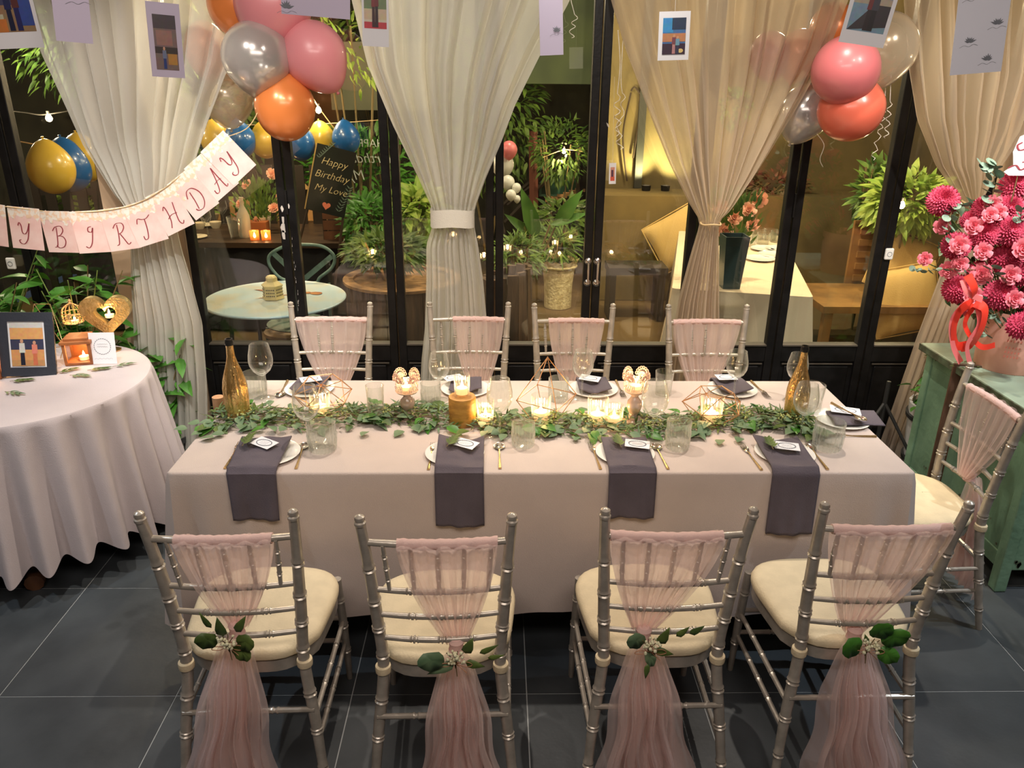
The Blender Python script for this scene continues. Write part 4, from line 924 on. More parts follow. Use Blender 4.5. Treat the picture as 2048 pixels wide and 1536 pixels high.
def bottle(base, top, label, rot=0):
    b = P2(*base); zt = AY(top[0], top[1], b.y).z; k = (zt - TZ) / .30
    t = thing('gold_bottle', label, 'bottle', (b.x, b.y, TZ + .001), rot, 'gold ribbed bottles'); t.scale = (k*.97, k*.97, k)
    prof = [(1e-5, .004), (.030, .0), (.040, .004), (.0425, .02), (.043, .09), (.0425, .12), (.038, .150), (.028, .185), (.0185, .215), (.0145, .235), (.0130, .265), (.0128, .285), (1e-5, .286)]
    MB().lathe(prof, 96, flute=(16, .05, lambda z: 1 if .02 < z < .23 else .3)).build('body', mercury(), t)
    MB().lathe([(.0128, .276), (.0150, .278), (.0150, .290), (.0138, .292), (.0138, .300), (.0095, .300), (.0095, .280)], 24).build('neck_collar', mat('black_glass_rim', (.02, .02, .018), .15), t, label='black mouth ring')
bottle((478, 835), (467, 678), 'gold ribbed bottle at the end nearest the left round table')
bottle((1588, 838), (1611, 692), 'gold ribbed bottle at the end nearest the green cabinet')
def candlelight(p, pw=1.0): point(p, .55*pw, (1.0, 0.55, 0.22), .012, 'candle_glow')
def flame(parent, z, s=1.0):
    MB().lathe([(1e-5, 0), (.0035, .003), (.0048, .009), (.003, .017), (1e-5, .025)], 10, (0, 0, z)).build('flame', flamem, parent)
def votive(base, top, wpx, label, z0=None, ribbed=True, pw=1.0, loc=None):
    b = P2(*base) if loc is None else Vector(loc); zb = TZ + .001 if loc is None else loc[2]; D = (b - Vector((0, 0, CAM_H))).length; r = wpx/2*D/CAM_F
    h = AY(top[0], top[1], b.y).z - zb; t = thing('votive_candle', label, 'candle', (b.x, b.y, zb))
    fl_ = (18, .05, lambda z: 1) if ribbed else None
    MB().lathe([(1e-5, .001), (r*.85, 0), (r*.90, .006), (r, h), (r*.95, h), (r*.85, .010), (1e-5, .008)], 72 if ribbed else 32, flute=fl_).build('glass_cup', drink_glass, t)
    MB().lathe([(1e-5, .009), (r*.74, .009), (r*.74, h*.38), (r*.68, h*.38+.002), (1e-5, h*.36)], 20).build('wax', wax, t)
    MB().lathe([(1e-5, 0), (.005, .003), (.0065, .012), (.0035, .024), (1e-5, .034)], 10, (0, 0, h*.37)).build('flame', flamem, t)
    candlelight((b.x, b.y, zb + h*.37 + .02), pw); return t
votive((642, 828), (642, 786), 38, 'votive candle in a glass inside the bowl-shaped wire frame', pw=1.3)
votive((971, 850), (971, 800), 33, 'glowing round votive candle right of the gold wood block', pw=1.6)
votive((1081, 843), (1081, 790), 38, 'tall votive candle in ribbed glass inside the pyramid wire frame', pw=1.4)
votive((1194, 848), (1194, 795), 40, 'taller one of the touching votive pair left of the right candlestick', pw=1.2)
votive((1227, 848), (1227, 810), 36, 'shorter one of the touching votive pair left of the right candlestick', pw=1.2)
votive((1420, 846), (1420, 792), 42, 'votive candle in a glass inside the wide wire frame near the end', pw=1.4)
# birch block with a candle, cork-like slice
bk = P2(925, 846); hb = AY(925, 793, bk.y).z - TZ
blk = thing('birch_block', 'upright birch wood block sprayed gold, a votive candle on top', 'wood block', (bk.x, bk.y, TZ + .001))
bark = mat('gold_birch_bark', srgb(196, 146, 62), 0.55, c2=srgb(150, 104, 44), vscale=14, bump=0.5, bscale=18, stretch=(1, 1, 3), ramp=(.42, .7))
MB().lathe([(1e-5, 0), (.050, 0), (.051, .004), (.0505, hb*.5), (.051, hb-.004), (.049, hb)], 36).build('bark', bark, blk)
MB().lathe([(.049, 0), (.049, .0015), (.025, .002), (1e-5, .002)], 30, (0, 0, hb - .001)).build('cut_face', mat('cut_wood', srgb(206, 164, 100), .7, c2=srgb(170, 124, 70), vscale=20), blk)
votive((925, 792), (926, 750), 31, 'votive candle standing on top of the birch block', loc=(bk.x, bk.y, TZ + hb + .003), pw=.9)
sl = P2(440, 824); hs = AY(440, 794, sl.y).z - TZ
wsl = thing('wood_slice', 'small round wood piece behind the left gold bottle', 'wood slice', (sl.x, sl.y, TZ + .001))
MB().lathe([(1e-5, 0), (.022, 0), (.0225, .002), (.022, hs), (1e-5, hs)], 24).build('body', mat('cork_wood', srgb(196, 148, 108), .75, var=.12, vscale=40), wsl)
def candlestick(base, cup, label, pw):
    b = P2(*base); zc = AY(cup[0], cup[1], b.y).z - TZ; k = zc / .12
    t = thing('glass_candlestick', label, 'candle holder', (b.x, b.y, TZ + .001))
    g = mat('smoky_rose_glass', srgb(206, 178, 160), 0.12, 0.0, trans=.38, coat=.5)
    MB().lathe([(1e-5, 0), (.052, 0), (.054, .003), (.050, .010), (.030, .020), (.018, .030), (.016, .036), (.024, .048), (.029, .064), (.026, .080), (.016, .092), (.013, .098), (.020, .106), (.040, .116), (.044, .122), (.040, .122), (.014, .110), (1e-5, .108)], 40).build('stem', g, t).scale = (1, 1, k)
    MB().lathe([(1e-5, .0), (.030, 0), (.036, .010), (.038, .042), (.036, .042), (.033, .010), (1e-5, .004)], 32, (0, 0, zc)).build('cup', drink_glass, t)
    # pierced scalloped shade : lobes and loops of thin metal
    for k_ in range(4):
        a0 = k_ * pi/2 + pi/4; f = MB(); c0_ = Vector((cos(a0), sin(a0), 0)); sd = Vector((-sin(a0), cos(a0), 0))
        for j in range(9):
            a = pi * (j + .5) / 9; ctr = c0_*(.038 + .006*sin(a)) + sd*(.027*cos(a)) + Vector((0, 0, zc + .044 + .032*sin(a)))
            f.tube([c0_*(.038) + sd*(.014*cos(a) + .004*cos(2*pi*q/8)) + Vector((0, 0, zc + .044 + .016*sin(a) + .004*sin(2*pi*q/8))) for q in range(8)], .0014, 5, True)
            f.tube([ctr + sd*.0058*cos(2*pi*q/10) + Vector((0, 0, .0058*sin(2*pi*q/10))) for q in range(10)], .0016, 5, True)
            f.tube([c0_*.040 + Vector((0, 0, zc + .040)), ctr], .0012, 5)
        for j in range(5):
            x = (j-2)*.009; f.tube([c0_*.039 + sd*x + Vector((0, 0, zc + .006)), c0_*.039 + sd*(x + .004) + Vector((0, 0, zc + .022)), c0_*.039 + sd*x*.8 + Vector((0, 0, zc + .040))], .0012, 5)
            f.tube([c0_*.039 + sd*(x) + Vector((0, 0, zc + .020 + .004*(j%2))) + sd*.004*cos(2*pi*q/8) + Vector((0, 0, .004*sin(2*pi*q/8))) for q in range(8)], .0011, 5, True)
        f.build('filigree_panel', mat('pink_white_filigree', srgb(240, 206, 188), .4, .2), t)
    MB().lathe([(1e-5, 0), (.020, 0), (.020, .014), (1e-5, .014)], 20, (0, 0, zc + .005)).build('wax', wax, t)
    MB().lathe([(1e-5, 0), (.004, .003), (.0055, .010), (.003, .020), (1e-5, .028)], 10, (0, 0, zc + .020)).build('flame', flamem, t)
    candlelight((b.x, b.y, TZ + zc + .035), pw)
candlestick((816, 834), (816, 782), 'short turned glass candlestick with a pierced shade, left of the birch block', .9)
candlestick((1266, 846), (1280, 780), 'glowing turned glass candlestick with a pierced shade, right of the votive pair', 1.6)
# ---- wire geometric frames
def wire(label, base, V, E, name='wire_terrarium', rot=0, k=1.0):
    b = P2(*base); t = thing(name, label, 'terrarium', (b.x, b.y, TZ + .004), rot); V = [Vector(v) * k for v in V]
    for a, c in E: MB().tube([V[a], V[c]], .0017, 6).build('wire', rosegold, t)
    j = MB()
    for v in V: j.sphere(v, .0026, 6, 4)
    j.build('solder_joint', rosegold, t, kind='stuff')
def penta(r, z, off=0, n=5): return [(r*cos(2*pi*(i+off)/n + pi/2), r*sin(2*pi*(i+off)/n + pi/2), z) for i in range(n)]
V = penta(.060, 0, .5) + penta(.118, .062, 0) + penta(.075, .125, .5)
E = [(i, (i+1) % 5) for i in range(5)] + [(5+i, 5+(i+1) % 5) for i in range(5)] + [(10+i, 10+(i+1) % 5) for i in range(5)]
for i in range(5): E += [(i, 5+i), (i, 5+(i+1) % 5), (10+i, 5+i), (10+i, 5+(i+1) % 5)]
wire('bowl-shaped rose gold wire frame over greenery, nearest the left round table', (650, 822), V, E, rot=.3)
V = penta(.066, 0, .5) + penta(.120, .060, 0) + penta(.070, .118, .5)
wire('wide many-sided rose gold wire frame nearest the right gold bottle', (1424, 840), V, E, rot=.0, k=.98)
V = [(0, 0, .245), (-.115, -.035, .085), (.03, -.118, .078), (.115, .030, .085), (-.03, .112, .09), (-.055, -.03, 0), (.02, -.060, 0), (.055, .01, 0), (-.01, .05, 0)]
E = [(0, 1), (0, 2), (0, 3), (0, 4), (1, 2), (2, 3), (3, 4), (4, 1), (1, 5), (2, 6), (3, 7), (4, 8), (5, 6), (6, 7), (7, 8), (8, 5)]
wire('tall pyramid rose gold wire frame in the middle of the table', (1092, 836), V, E, rot=0.0)
# ---- garland
gar = thing('leaf_garland', 'long eucalyptus and ruscus garland running down the table centre', 'garland', (0.1, 2.68, TZ)); GO = Vector(gar.location)
path = catmull([P2(u, v) for u, v in [(430, 838), (520, 838), (640, 842), (760, 832), (880, 838), (1000, 852), (1120, 850), (1240, 852), (1360, 852), (1480, 840), (1580, 846), (1612, 858)]], 12)
stm = MB()
for k in range(7):
    off = (k-3)*.016; stm.tube([p - GO + Vector((U(-.01, .01), off + U(-.012, .012), .010 + U(0, .018))) for p in path[::3]], .0016, 5)
stm.build('stem', stemm, gar)
def pathpt(s): 
    q = s * (len(path) - 1); i = min(len(path) - 2, int(q)); return path[i].lerp(path[i+1], q - i)
fine = MB(); fine2 = MB(); fl3 = MB()
for i in range(2600):
    s = rnd(); p = pathpt(s) - GO; hw = .085 * (1 + .25*sin(s*40)); a = U(-1, 1); y = a*hw; z = .006 + .034 * (1 - a*a) * rnd() 
    d = Vector((U(-1, 1) + .5, U(-.8, .8), U(-.1, .45))); (fine if rnd() < .62 else fine2).leaf(p + Vector((U(-.02, .02), y, z)), d, (U(-.5, .5), U(-.6, .3), 1), U(.025, .05), U(.006, .011), U(0, .3))
fine.build('ruscus_leaves', leafd, gar, kind='stuff'); fine2.build('narrow_leaves', leafg, gar, kind='stuff')
for i in range(16):
    s = (i + rnd()) / 16; p = pathpt(s) - GO
    for j in range(26): fl3.sphere(p + Vector((random.gauss(0, .016), U(-.05, .04) + random.gauss(0, .008), .03 + random.gauss(0, .008))), U(.003, .0045), 6, 4)
fl3.build('pale_bud_clusters', mat('pale_green_buds', srgb(186, 190, 120), .7), gar, kind='stuff')
lm = []
for k in range(5):
    m = MB(); m.leaf((0, 0, 0), (1, 0, 0), (0, 0, 1), .050 + .006*k, .040 + .004*(k % 3), .10 + .03*k, .2); lm.append(m.mesh('leaf', (leafg, leafg, leafd, leafg, leafb)[k]))
for i in range(250):
    s = rnd(); p = pathpt(s) - GO; side = -1 if rnd() < .62 else 1; y = side * U(.03, .105) ; yaw = (pi*1.5 if side < 0 else pi/2) + U(-1.3, 1.3)
    inst('leaf', lm[i % 5], gar, p + Vector((U(-.02, .02), y, .012 + U(0, .03) * (1 - abs(y)/.13))), (U(-.5, .5), U(-.25, .15), yaw), U(.6, 1.05))
for (u, v, a) in ((376, 862, 200), (400, 852, 170), (405, 870, 230), (430, 880, 190), (450, 872, 200), (1610, 868, -40), (735, 868, 250), (806, 866, 240), (1152, 878, 260), (1440, 884, 250), (1480, 880, 240)):
    inst('leaf', lm[0], gar, P2(u, v) - GO + Vector((0, 0, .010)), (U(-.2, .2), U(-.2, 0), R(a)), U(.8, 1.1))
# ================================================================ LEFT ROUND TABLE
RTC = Vector((-2.03, 3.10, 0)); RTR = .50
rt = thing('round_table', 'round table with carved wooden legs under a pale cloth, left side', 'table', RTC)
MB().lathe([(1e-5, .715), (RTR-.02, .715), (RTR-.01, .72), (RTR-.01, .742), (1e-5, .742)], 48).build('tabletop', woodt, rt)
legw = mat('carved_walnut', srgb(132, 92, 62), .5, c2=srgb(92, 60, 40), vscale=12, bump=.2, bscale=30, stretch=(1, 1, .3))
MB().lathe([(.04, .16), (.07, .22), (.05, .34), (.035, .5), (.05, .66), (.10, .715)], 24).build('column', legw, rt)
for a in (-72, 15, 110, 200):
    d = Vector((cos(R(a)), sin(R(a)), 0)); P = catmull([Vector((0, 0, .30)) + d*.03, Vector((0, 0, .30)) + d*.14, Vector((0, 0, .17)) + d*.27, Vector((0, 0, .05)) + d*.38, Vector((0, 0, .035)) + d*.47], 6)
    n = len(P); MB().tube(P, [.045 - .022*min(1, i/n*1.5) + (.014 if i > n-6 else 0) for i in range(n)], 10).build('leg', legw, rt)
NF = 27
def round_cloth(s, t):
    a = 2*pi*s; ca, sa = cos(a), sin(a)
    if t < .25: r_ = RTR * t / .25 * 1.0; return (r_*ca, r_*sa, .7445)
    if t < .30: q = (t - .25)/.05*pi/2; return ((RTR + .008*sin(q))*ca, (RTR + .008*sin(q))*sa, .7445 - .008*(1 - cos(q)))
    d = (t - .30)/.70; dl = .62 + .035*sin(3*a + 1) + .016*sin(NF*a + .9*sin(2*a) + .6*sin(5*a))
    f = d**.7 * (.040*sin(NF*a + .9*sin(2*a) + .6*sin(5*a)) + .010*sin(3*a))
    r_ = RTR + .010 + .055*d + f
    return (r_*ca, r_*sa, .7365 - dl*d)
o = MB().grid(round_cloth, 540, 34, wrap=True).build('tablecloth', clothgrey); o.location = RTC; tag(o, 'pale grey pink cloth with deep folds on the left round table', 'tablecloth')
ZR = .746
def RT(u, v): return AZ(u, v, ZR)
# framed photo
p = RT(60, 752); fr = thing('framed_photo', 'dark blue photo frame with a two person photo, standing on the left round table', 'picture frame', p)
D = (p - Vector((0, 0, CAM_H))).length / CAM_F; FW, FH = 82*D, 108*D*1.0
fr.rotation_euler = Euler((R(-12), R(4), R(14)))
fb = mat('dark_slate_frame', srgb(44, 48, 58), .55, bump=.15, bscale=60)
for nm, c, d in (('frame', (0, 0, FH*.07), (FW, .016, FH*.14)), ('frame', (0, 0, FH*.93), (FW, .016, FH*.14)), ('frame', (-FW*.42, 0, FH/2), (FW*.17, .016, FH*.72)), ('frame', (FW*.42, 0, FH/2), (FW*.17, .016, FH*.72))):
    q = MB().box(c, d).build(nm, fb, fr, False)
MB().box((0, .004, FH/2), (FW*.9, .006, FH*.9)).build('backing', fb, fr, False)
MB().box((0, -.001, FH/2), (FW*.68, .002, FH*.74)).build('mount', paperw, fr, False)
q = poly_print([((206, 150, 96), FULL), ((60, 62, 84), rect(0, .38, 1, .62)), ((214, 160, 104), rect(0, .62, 1, .88)), ((206, 206, 200), rect(0, .88, 1, 1)), ((186, 140, 92), rect(0, 0, 1, .14))] + figures([(.34, .62, (34, 36, 50), (206, 206, 196)), (.72, .58, (196, 110, 80), (214, 130, 110))]), FW*.60, FH*.68, fr)
q.location = (0, -.003, FH/2)
MB().tube([(0, .012, FH*.6), (0, .10, .02)], .004, 6).build('easel_strut', fb, fr)
# wooden lantern box with tea light, birdcage, heart
lw = mat('rustic_lantern_wood', srgb(176, 110, 62), .6, c2=srgb(130, 76, 42), vscale=10, bump=.3, bscale=40)
def lantern(u, v, label, W=.115, Hh=.105, rot=12):
    p = RT(u, v); t = thing('candle_lantern', label, 'lantern', p, R(rot))
    for nm, c, d in (('base', (0, 0, .006), (W, W, .012)), ('roof', (0, 0, Hh), (W*1.12, W*1.12, .014)), ('roof', (0, 0, Hh+.012), (W*.86, W*.86, .012)), ('back_panel', (0, W*.46, Hh*.5), (W*.9, .006, Hh*.9))): bevel(MB().box(c, d).build(nm, lw, t, False), .002)
    for sx in (-1, 1):
        for sy in (-1, 1): MB().box((sx*W*.45, sy*W*.45, Hh*.5), (.012, .012, Hh*.92)).build('post', lw, t, False)
        MB().box((sx*W*.46, 0, Hh*.5), (.004, W*.8, Hh*.86)).build('side_pane', pane_glass, t, False)
    MB().lathe([(1e-5, 0), (.020, 0), (.021, .016), (1e-5, .014)], 20, (.012, -.01, .012)).build('tea_light', wax, t)
    MB().lathe([(1e-5, 0), (.004, .003), (.0055, .010), (.003, .020), (1e-5, .028)], 10, (.012, -.01, .026)).build('flame', flamem, t)
    candlelight((p.x + .012, p.y - .01, p.z + .055), .9)
lantern(166, 722, 'small square wooden lantern with a tea light, before the birdcage'); lantern(-14, 752, 'wooden lantern cut by the picture edge, left of the photo frame', .10, .16)
p = RT(155, 698); p = AY(152, 664, p.y + .03); cg = thing('birdcage', 'tiny ivory wire birdcage standing on the wooden lantern', 'birdcage', (p.x, p.y, RT(0, 0).z + .123))
cgm = mat('antique_ivory_wire', srgb(206, 168, 116), .5, .2)
CRr, CHh = .044, .050
for k in range(14):
    a = 2*pi*k/14; MB().tube(catmull([(CRr*cos(a), CRr*sin(a), 0), (CRr*cos(a), CRr*sin(a), CHh), (CRr*.75*cos(a), CRr*.75*sin(a), CHh+.026), (.006*cos(a), .006*sin(a), CHh+.044)], 5), .0012, 5).build('bar', cgm, cg)
for z in (0.002, CHh*.5, CHh): MB().tube([(CRr*cos(2*pi*k/28), CRr*sin(2*pi*k/28), z) for k in range(28)], .0016, 5, True).build('hoop', cgm, cg)
fm = MB()
for k in range(60):
    a = U(0, 6.28); fm.leaf((CRr*cos(a), CRr*sin(a), U(0, CHh*.9)), (-sin(a), cos(a), U(-1, 1)), (cos(a), sin(a), 0), .012, .006)
fm.build('scrollwork', cgm, cg, kind='stuff')
MB().lathe([(1e-5, 0), (CRr, 0), (CRr, .003), (1e-5, .003)], 24).build('floor_plate', cgm, cg)
MB().lathe([(.004, 0), (.008, .004), (.005, .009), (.009, .014), (.004, .020), (1e-5, .024)], 14, (0, 0, CHh+.042)).build('finial', cgm, cg)
MB().lathe([(1e-5, 0), (.016, 0), (.016, .012), (1e-5, .011)], 16, (.012, -.01, .003)).build('tea_light', wax, cg); MB().lathe([(1e-5, 0), (.004, .003), (.005, .010), (1e-5, .024)], 8, (.012, -.01, .014)).build('flame', flamem, cg)
candlelight((p.x + .012, p.y - .02, ZR + .16), .8)
# heart
hy = RT(205, 700).y; hc = AY(214, 632, hy); 
hd = thing('heart_candle_holder', 'hammered gold heart shaped tea light holder on the left round table', 'candle holder', (hc.x, hc.y, ZR), R(10))
hs = 84 * (hc - Vector((0, 0, CAM_H))).length / CAM_F / 32.0; n = 60
def hp(k, f): 
    t_ = 2*pi*k/n; return (f*hs*16*sin(t_)**3, f*hs*(13*cos(t_) - 5*cos(2*t_) - 2*cos(3*t_) - cos(4*t_)) )
hz = hc.z - ZR + .012; m = MB(); o_ = 0
for y in (-.022, .022):
    for f in (.42, 1.0): m.v += [(hp(k, f)[0], y, hz + hp(k, f)[1]) for k in range(n)]
for k in range(n):
    k2 = (k+1) % n; m.f += [(k, n+k, n+k2, k2), (2*n+k, 2*n+k2, 3*n+k2, 3*n+k), (n+k, 3*n+k, 3*n+k2, n+k2), (k, k2, 2*n+k2, 2*n+k)]
m.build('heart', mat('hammered_gold', (0.62, 0.44, 0.16), .3, .85, c2=(0.80, 0.62, 0.28), vscale=50, bump=.5, bscale=120), hd)
zlow = min(hz + hp(k, 1)[1] for k in range(n))
if zlow > .004: MB().lathe([(1e-5, 0), (.035, 0), (.035, .004), (.006, .008), (.006, zlow + .01)], 20).build('foot', gold, hd)
for (x, z) in ((.012, hz - hs*2.5),):
    MB().lathe([(1e-5, 0), (.019, 0), (.020, .014), (1e-5, .013)], 18, (x, -.002, z)).build('tea_light', wax, hd); MB().lathe([(1e-5, 0), (.004, .003), (.0055, .010), (.003, .020), (1e-5, .028)], 10, (x, -.002, z + .013)).build('flame', flamem, hd)
candlelight((hc.x + .012, hc.y - .03, ZR + hz + .02), .9)
p = RT(209, 728); cdp = thing('standing_card', 'white card with a printed wreath standing before the heart holder', 'card', p, R(6)); D = (p - Vector((0, 0, CAM_H))).length / CAM_F
cw, chh = 44*D, 56*D; cdp.rotation_euler = Euler((R(-10), 0, R(4)))
MB().box((0, 0, chh/2), (cw, .0012, chh)).build('card', paperw, cdp, False); mb = MB()
for i in range(24):
    a = 2*pi*i/24; mb.leaf((cos(a)*cw*.33, -.0012, chh*.56 + sin(a)*cw*.33), (cos(a+2), 0, sin(a+2)), (0, -1, 0), .010, .003, 0)
for z in (.62, .54, .16): ribbon_strokes(mb, [[(0, 0), (.1, .6), (.2, 0), (.3, .7), (.4, 0), (.5, .6), (.6, .1), (.7, .6), (.8, 0), (.9, .5), (1, 0)]], cw*(.4 if z > .3 else .7), .006, .0012, (-cw*(.2 if z > .3 else .35), chh*z), -.0013)
mb.build('printed_wreath', inkg, cdp, False)
# wire polygon stand behind
gw = thing('wire_polygon', 'thin gold wire polygon ornament behind the photo frame', 'ornament', RT(120, 716)); g0 = Vector(gw.location)
pts = [AY(52, 706, g0.y+.10), AY(128, 692, g0.y), AY(68, 608, g0.y + .05), AY(100, 608, g0.y+.12), AY(120, 720, g0.y)]
for a, b in ((0, 1), (1, 2), (2, 3), (3, 1), (0, 2), (1, 4)): MB().tube([pts[a] - g0, pts[b] - g0], .0018, 6).build('wire', goldh, gw)
for i, (u, v, a, n_, lb) in enumerate(((20, 764, 10, 7, 'leaf sprig at the edge of the left round table under the frame'), (10, 785, -20, 6, 'small leaf sprig nearest the picture edge on the left round table'), (112, 748, 40, 6, 'curled leaf sprig at the corner of the dark photo frame'), (140, 752, -8, 7, 'leaf sprig lying before the square wooden lantern'), (175, 742, 15, 8, 'leaf sprig lying under the standing card'), (225, 735, 30, 5, 'pale leaf sprig near the right rim of the round table'))):
    p = RT(u, v); sp_ = sprig((p.x, p.y), a, lb, n_, .085, leafg if i % 2 else leafd, ZR - TZ + .004)
# foliage plant behind the round table
pot = mat('dark_plastic_pot', (.03, .03, .03), .5)
def big_plant(x, y, h, label, n, seed, m=leafb, spread=.5, pr=.14, ph_=.3, leafL=(.07, .17), zlow=.25, name='potted_plant', potm=pot):
    rg = random.Random(seed); t = thing(name, label, 'plant', (x, y, 0))
    MB().lathe([(1e-5, 0), (pr*.75, 0), (pr, ph_), (pr*1.08, ph_), (pr*1.08, ph_-.03), (pr*.98, ph_-.03), (pr*.9, ph_-.04), (1e-5, ph_-.04)], 24).build('pot', potm, t)
    ms = []
    for k in range(4):
        mb = MB(); mb.leaf((0, 0, 0), (1, 0, 0), (0, 0, 1), .16, .05 + .012*k, .25, .4); ms.append(mb.mesh('leaf', m))
    for s in range(max(5, n // 14)):
        a = rg.uniform(0, 6.28); r1 = rg.uniform(.2, 1)*spread; top = h * rg.uniform(.6, 1.0)
        P = catmull([Vector((0, 0, ph_ - .04)), Vector((cos(a)*r1*.3, sin(a)*r1*.3*.6, ph_ + (top-ph_)*.5)), Vector((cos(a)*r1, sin(a)*r1*.5, top))], 8)
        MB().tube(P, [.006 - .004*i/len(P) for i in range(len(P))], 6).build('stem', stemm if s % 2 else mat('green_stem', srgb(120, 140, 70), .6), t)
        for j in range(14):
            q = P[int(len(P)*(.22 + .77*j/14))]; az = rg.uniform(0, 6.28)
            inst('leaf', ms[j % 4], t, q, (rg.uniform(-.5, .5), rg.uniform(-.6, .5), az), rg.uniform(*leafL) / .16)
    return t
big_plant(-2.50, 3.66, 1.22, 'leafy green plant behind the dark photo frame on the left round table', 290, 3, spread=.42)
big_plant(-2.10, 3.74, 1.10, 'leafy green plant behind the birdcage and heart on the left round table', 280, 4, spread=.40)
big_plant(-1.72, 3.72, .80, 'low leafy plant between the heart holder and left curtain', 70, 5, spread=.2, pr=.09, ph_=.2)
# loose white cable on the floor between tables
cb = MB().tube(catmull([AZ(318, 925, .02), AZ(330, 960, .006), AZ(322, 995, .005), AZ(296, 1004, .005), AZ(270, 985, .005)], 8), .004, 6).build('power_cable', ribw); tag(cb, 'white cable looping on the floor beside the left curtain', 'cable')

# ================================================================ GREEN CABINET, BOUQUET (right)
grn = mat('chipped_mint_paint', srgb(128, 164, 136), .55, c2=srgb(104, 138, 112), vscale=5, bump=.2, bscale=40)
grnd = mat('worn_dark_edge', srgb(62, 60, 46), .6, c2=srgb(96, 112, 88), vscale=20)
grt = mat('weathered_mint_top', srgb(140, 160, 142), .40, c2=srgb(112, 118, 96), vscale=6, ramp=(.4, .75))
CX0, CY0, CX1, CY1, CZ = 2.055, 2.62, 2.62, 3.46, .80
cab = thing('painted_cabinet', 'old mint green painted cabinet with chipped edges on the right', 'cabinet', ((CX0+CX1)/2, (CY0+CY1)/2, 0))
def cb_(nm, x0, x1, y0, y1, z0, z1, m, bv=.004):
    q = MB().box(((x0+x1)/2 - cab.location.x, (y0+y1)/2 - cab.location.y, (z0+z1)/2), (x1-x0, y1-y0, z1-z0)).build(nm, m, cab, False); bevel(q, bv); return q
cb_('top', CX0-.03, CX1+.02, CY0-.03, CY1+.02, CZ-.028, CZ, grt, .008)
cb_('top_edge', CX0-.036, CX0-.029, CY0-.03, CY1+.02, CZ-.034, CZ-.002, grnd, .002)
cb_('side_panel', CX0+.01, CX0+.03, CY0+.02, CY1-.02, .10, CZ-.028, grn); cb_('front_panel', CX0+.02, CX1, CY0+.01, CY0+.03, .10, CZ-.028, grn); cb_('back_panel', CX0+.02, CX1, CY1-.03, CY1-.01, .10, CZ-.028, grn); cb_('end_panel', CX1-.02, CX1, CY0+.02, CY1-.02, .10, CZ-.028, grn)
for x in (CX0, CX1-.05):
    for y in (CY0, CY1-.05): cb_('leg', x, x+.05, y, y+.05, 0, CZ-.028, grn, .006)
cb_('lower_rail', CX0+.005, CX0+.028, CY0+.05, CY1-.05, .10, .17, grn); cb_('upper_rail', CX0+.005, CX0+.028, CY0+.05, CY1-.05, CZ-.09, CZ-.028, grn)
cf = MB(); rg = random.Random(4)
for i in range(46):
    x = rg.uniform(CX0+.06, CX1-.05); z = .105 + abs(rg.gauss(0, .03)); k = rg.randint(5, 7); r0 = rg.uniform(.003, .012)
    cf.add([(x - cab.location.x + cos(2*pi*j/k)*r0*rg.uniform(.4, 1), CY0 + .0092 - cab.location.y, z + sin(2*pi*j/k)*r0*rg.uniform(.6, 1.6)) for j in range(k)], [tuple(range(k))])
for i in range(40):
    y = rg.uniform(CY0, CY1); z = rg.choice([rg.uniform(.1, .3), CZ-.05]); r0 = rg.uniform(.003, .010)
    cf.add([(CX0 + .0042 - cab.location.x, y - cab.location.y + cos(2*pi*j/6)*r0, z + sin(2*pi*j/6)*r0*rg.uniform(.6, 1.6)) for j in range(6)], [tuple(range(6))])
cf.build('paint_chips', grnd, cab, False, kind='stuff')
# bouquet in a pink box
BQ = AY(2010, 700, 3.02); BQ = Vector((2.24, 3.16, CZ)); 
box = thing('bouquet_box', 'pale pink hat box with printed lettering holding the red flowers', 'box', BQ)
pbox = mat('pale_pink_card_box', srgb(238, 176, 158), .6, var=.04, vscale=10)
MB().lathe([(1e-5, 0), (.125, 0), (.128, .004), (.140, .26), (.137, .26), (.125, .02), (1e-5, .02)], 44).build('body', pbox, box)
q = MB()
for i, z in enumerate((.08, .10, .12, .15, .18)): 
    a0 = R(228); 
    for j in range(5):
        a = a0 + j*.09; r_ = .1285 + .045*z/1.0*1.1 + .001; q.add([(r_*cos(a+da), r_*sin(a+da), z+dz) for da, dz in ((-.02, -.005), (.02, -.003), (.025, .006), (-.015, .004))], [(0, 1, 2, 3)])
q.build('printed_lettering', mat('faded_red_ink', srgb(214, 120, 104), .7), box)
bq = thing('flower_bouquet', 'big bouquet of crimson chrysanthemums and pink roses on the green cabinet', 'bouquet', (BQ.x, BQ.y, CZ + .28)); BO_ = Vector(bq.location)
mumc = mat('crimson_petals', srgb(176, 28, 70), .6, c2=srgb(236, 100, 130), vscale=14, transl=.15); rosec = mat('rose_pink_petals', srgb(232, 112, 132), .55, c2=srgb(242, 150, 160), vscale=25, transl=.2)
def mum():
    mb = MB(); N = 170; 
    for i in range(N):
        f = (i + .5)/N; ph_ = i*2.39996; th = f*2.0; d = Vector((sin(th)*cos(ph_), sin(th)*sin(ph_), cos(th))); r0 = .55
        up = Vector((0, 0, 1)); side = d.cross(Vector((-sin(ph_), cos(ph_), 0)))
        mb.leaf(d*r0*.9 - up*.05, (d + up*(.55 - f*.9)).normalized(), d, .34, .21, -.40)
    mb.sphere((0, 0, -.02), .62, 10, 7); return mb.mesh('chrysanthemum', mumc)
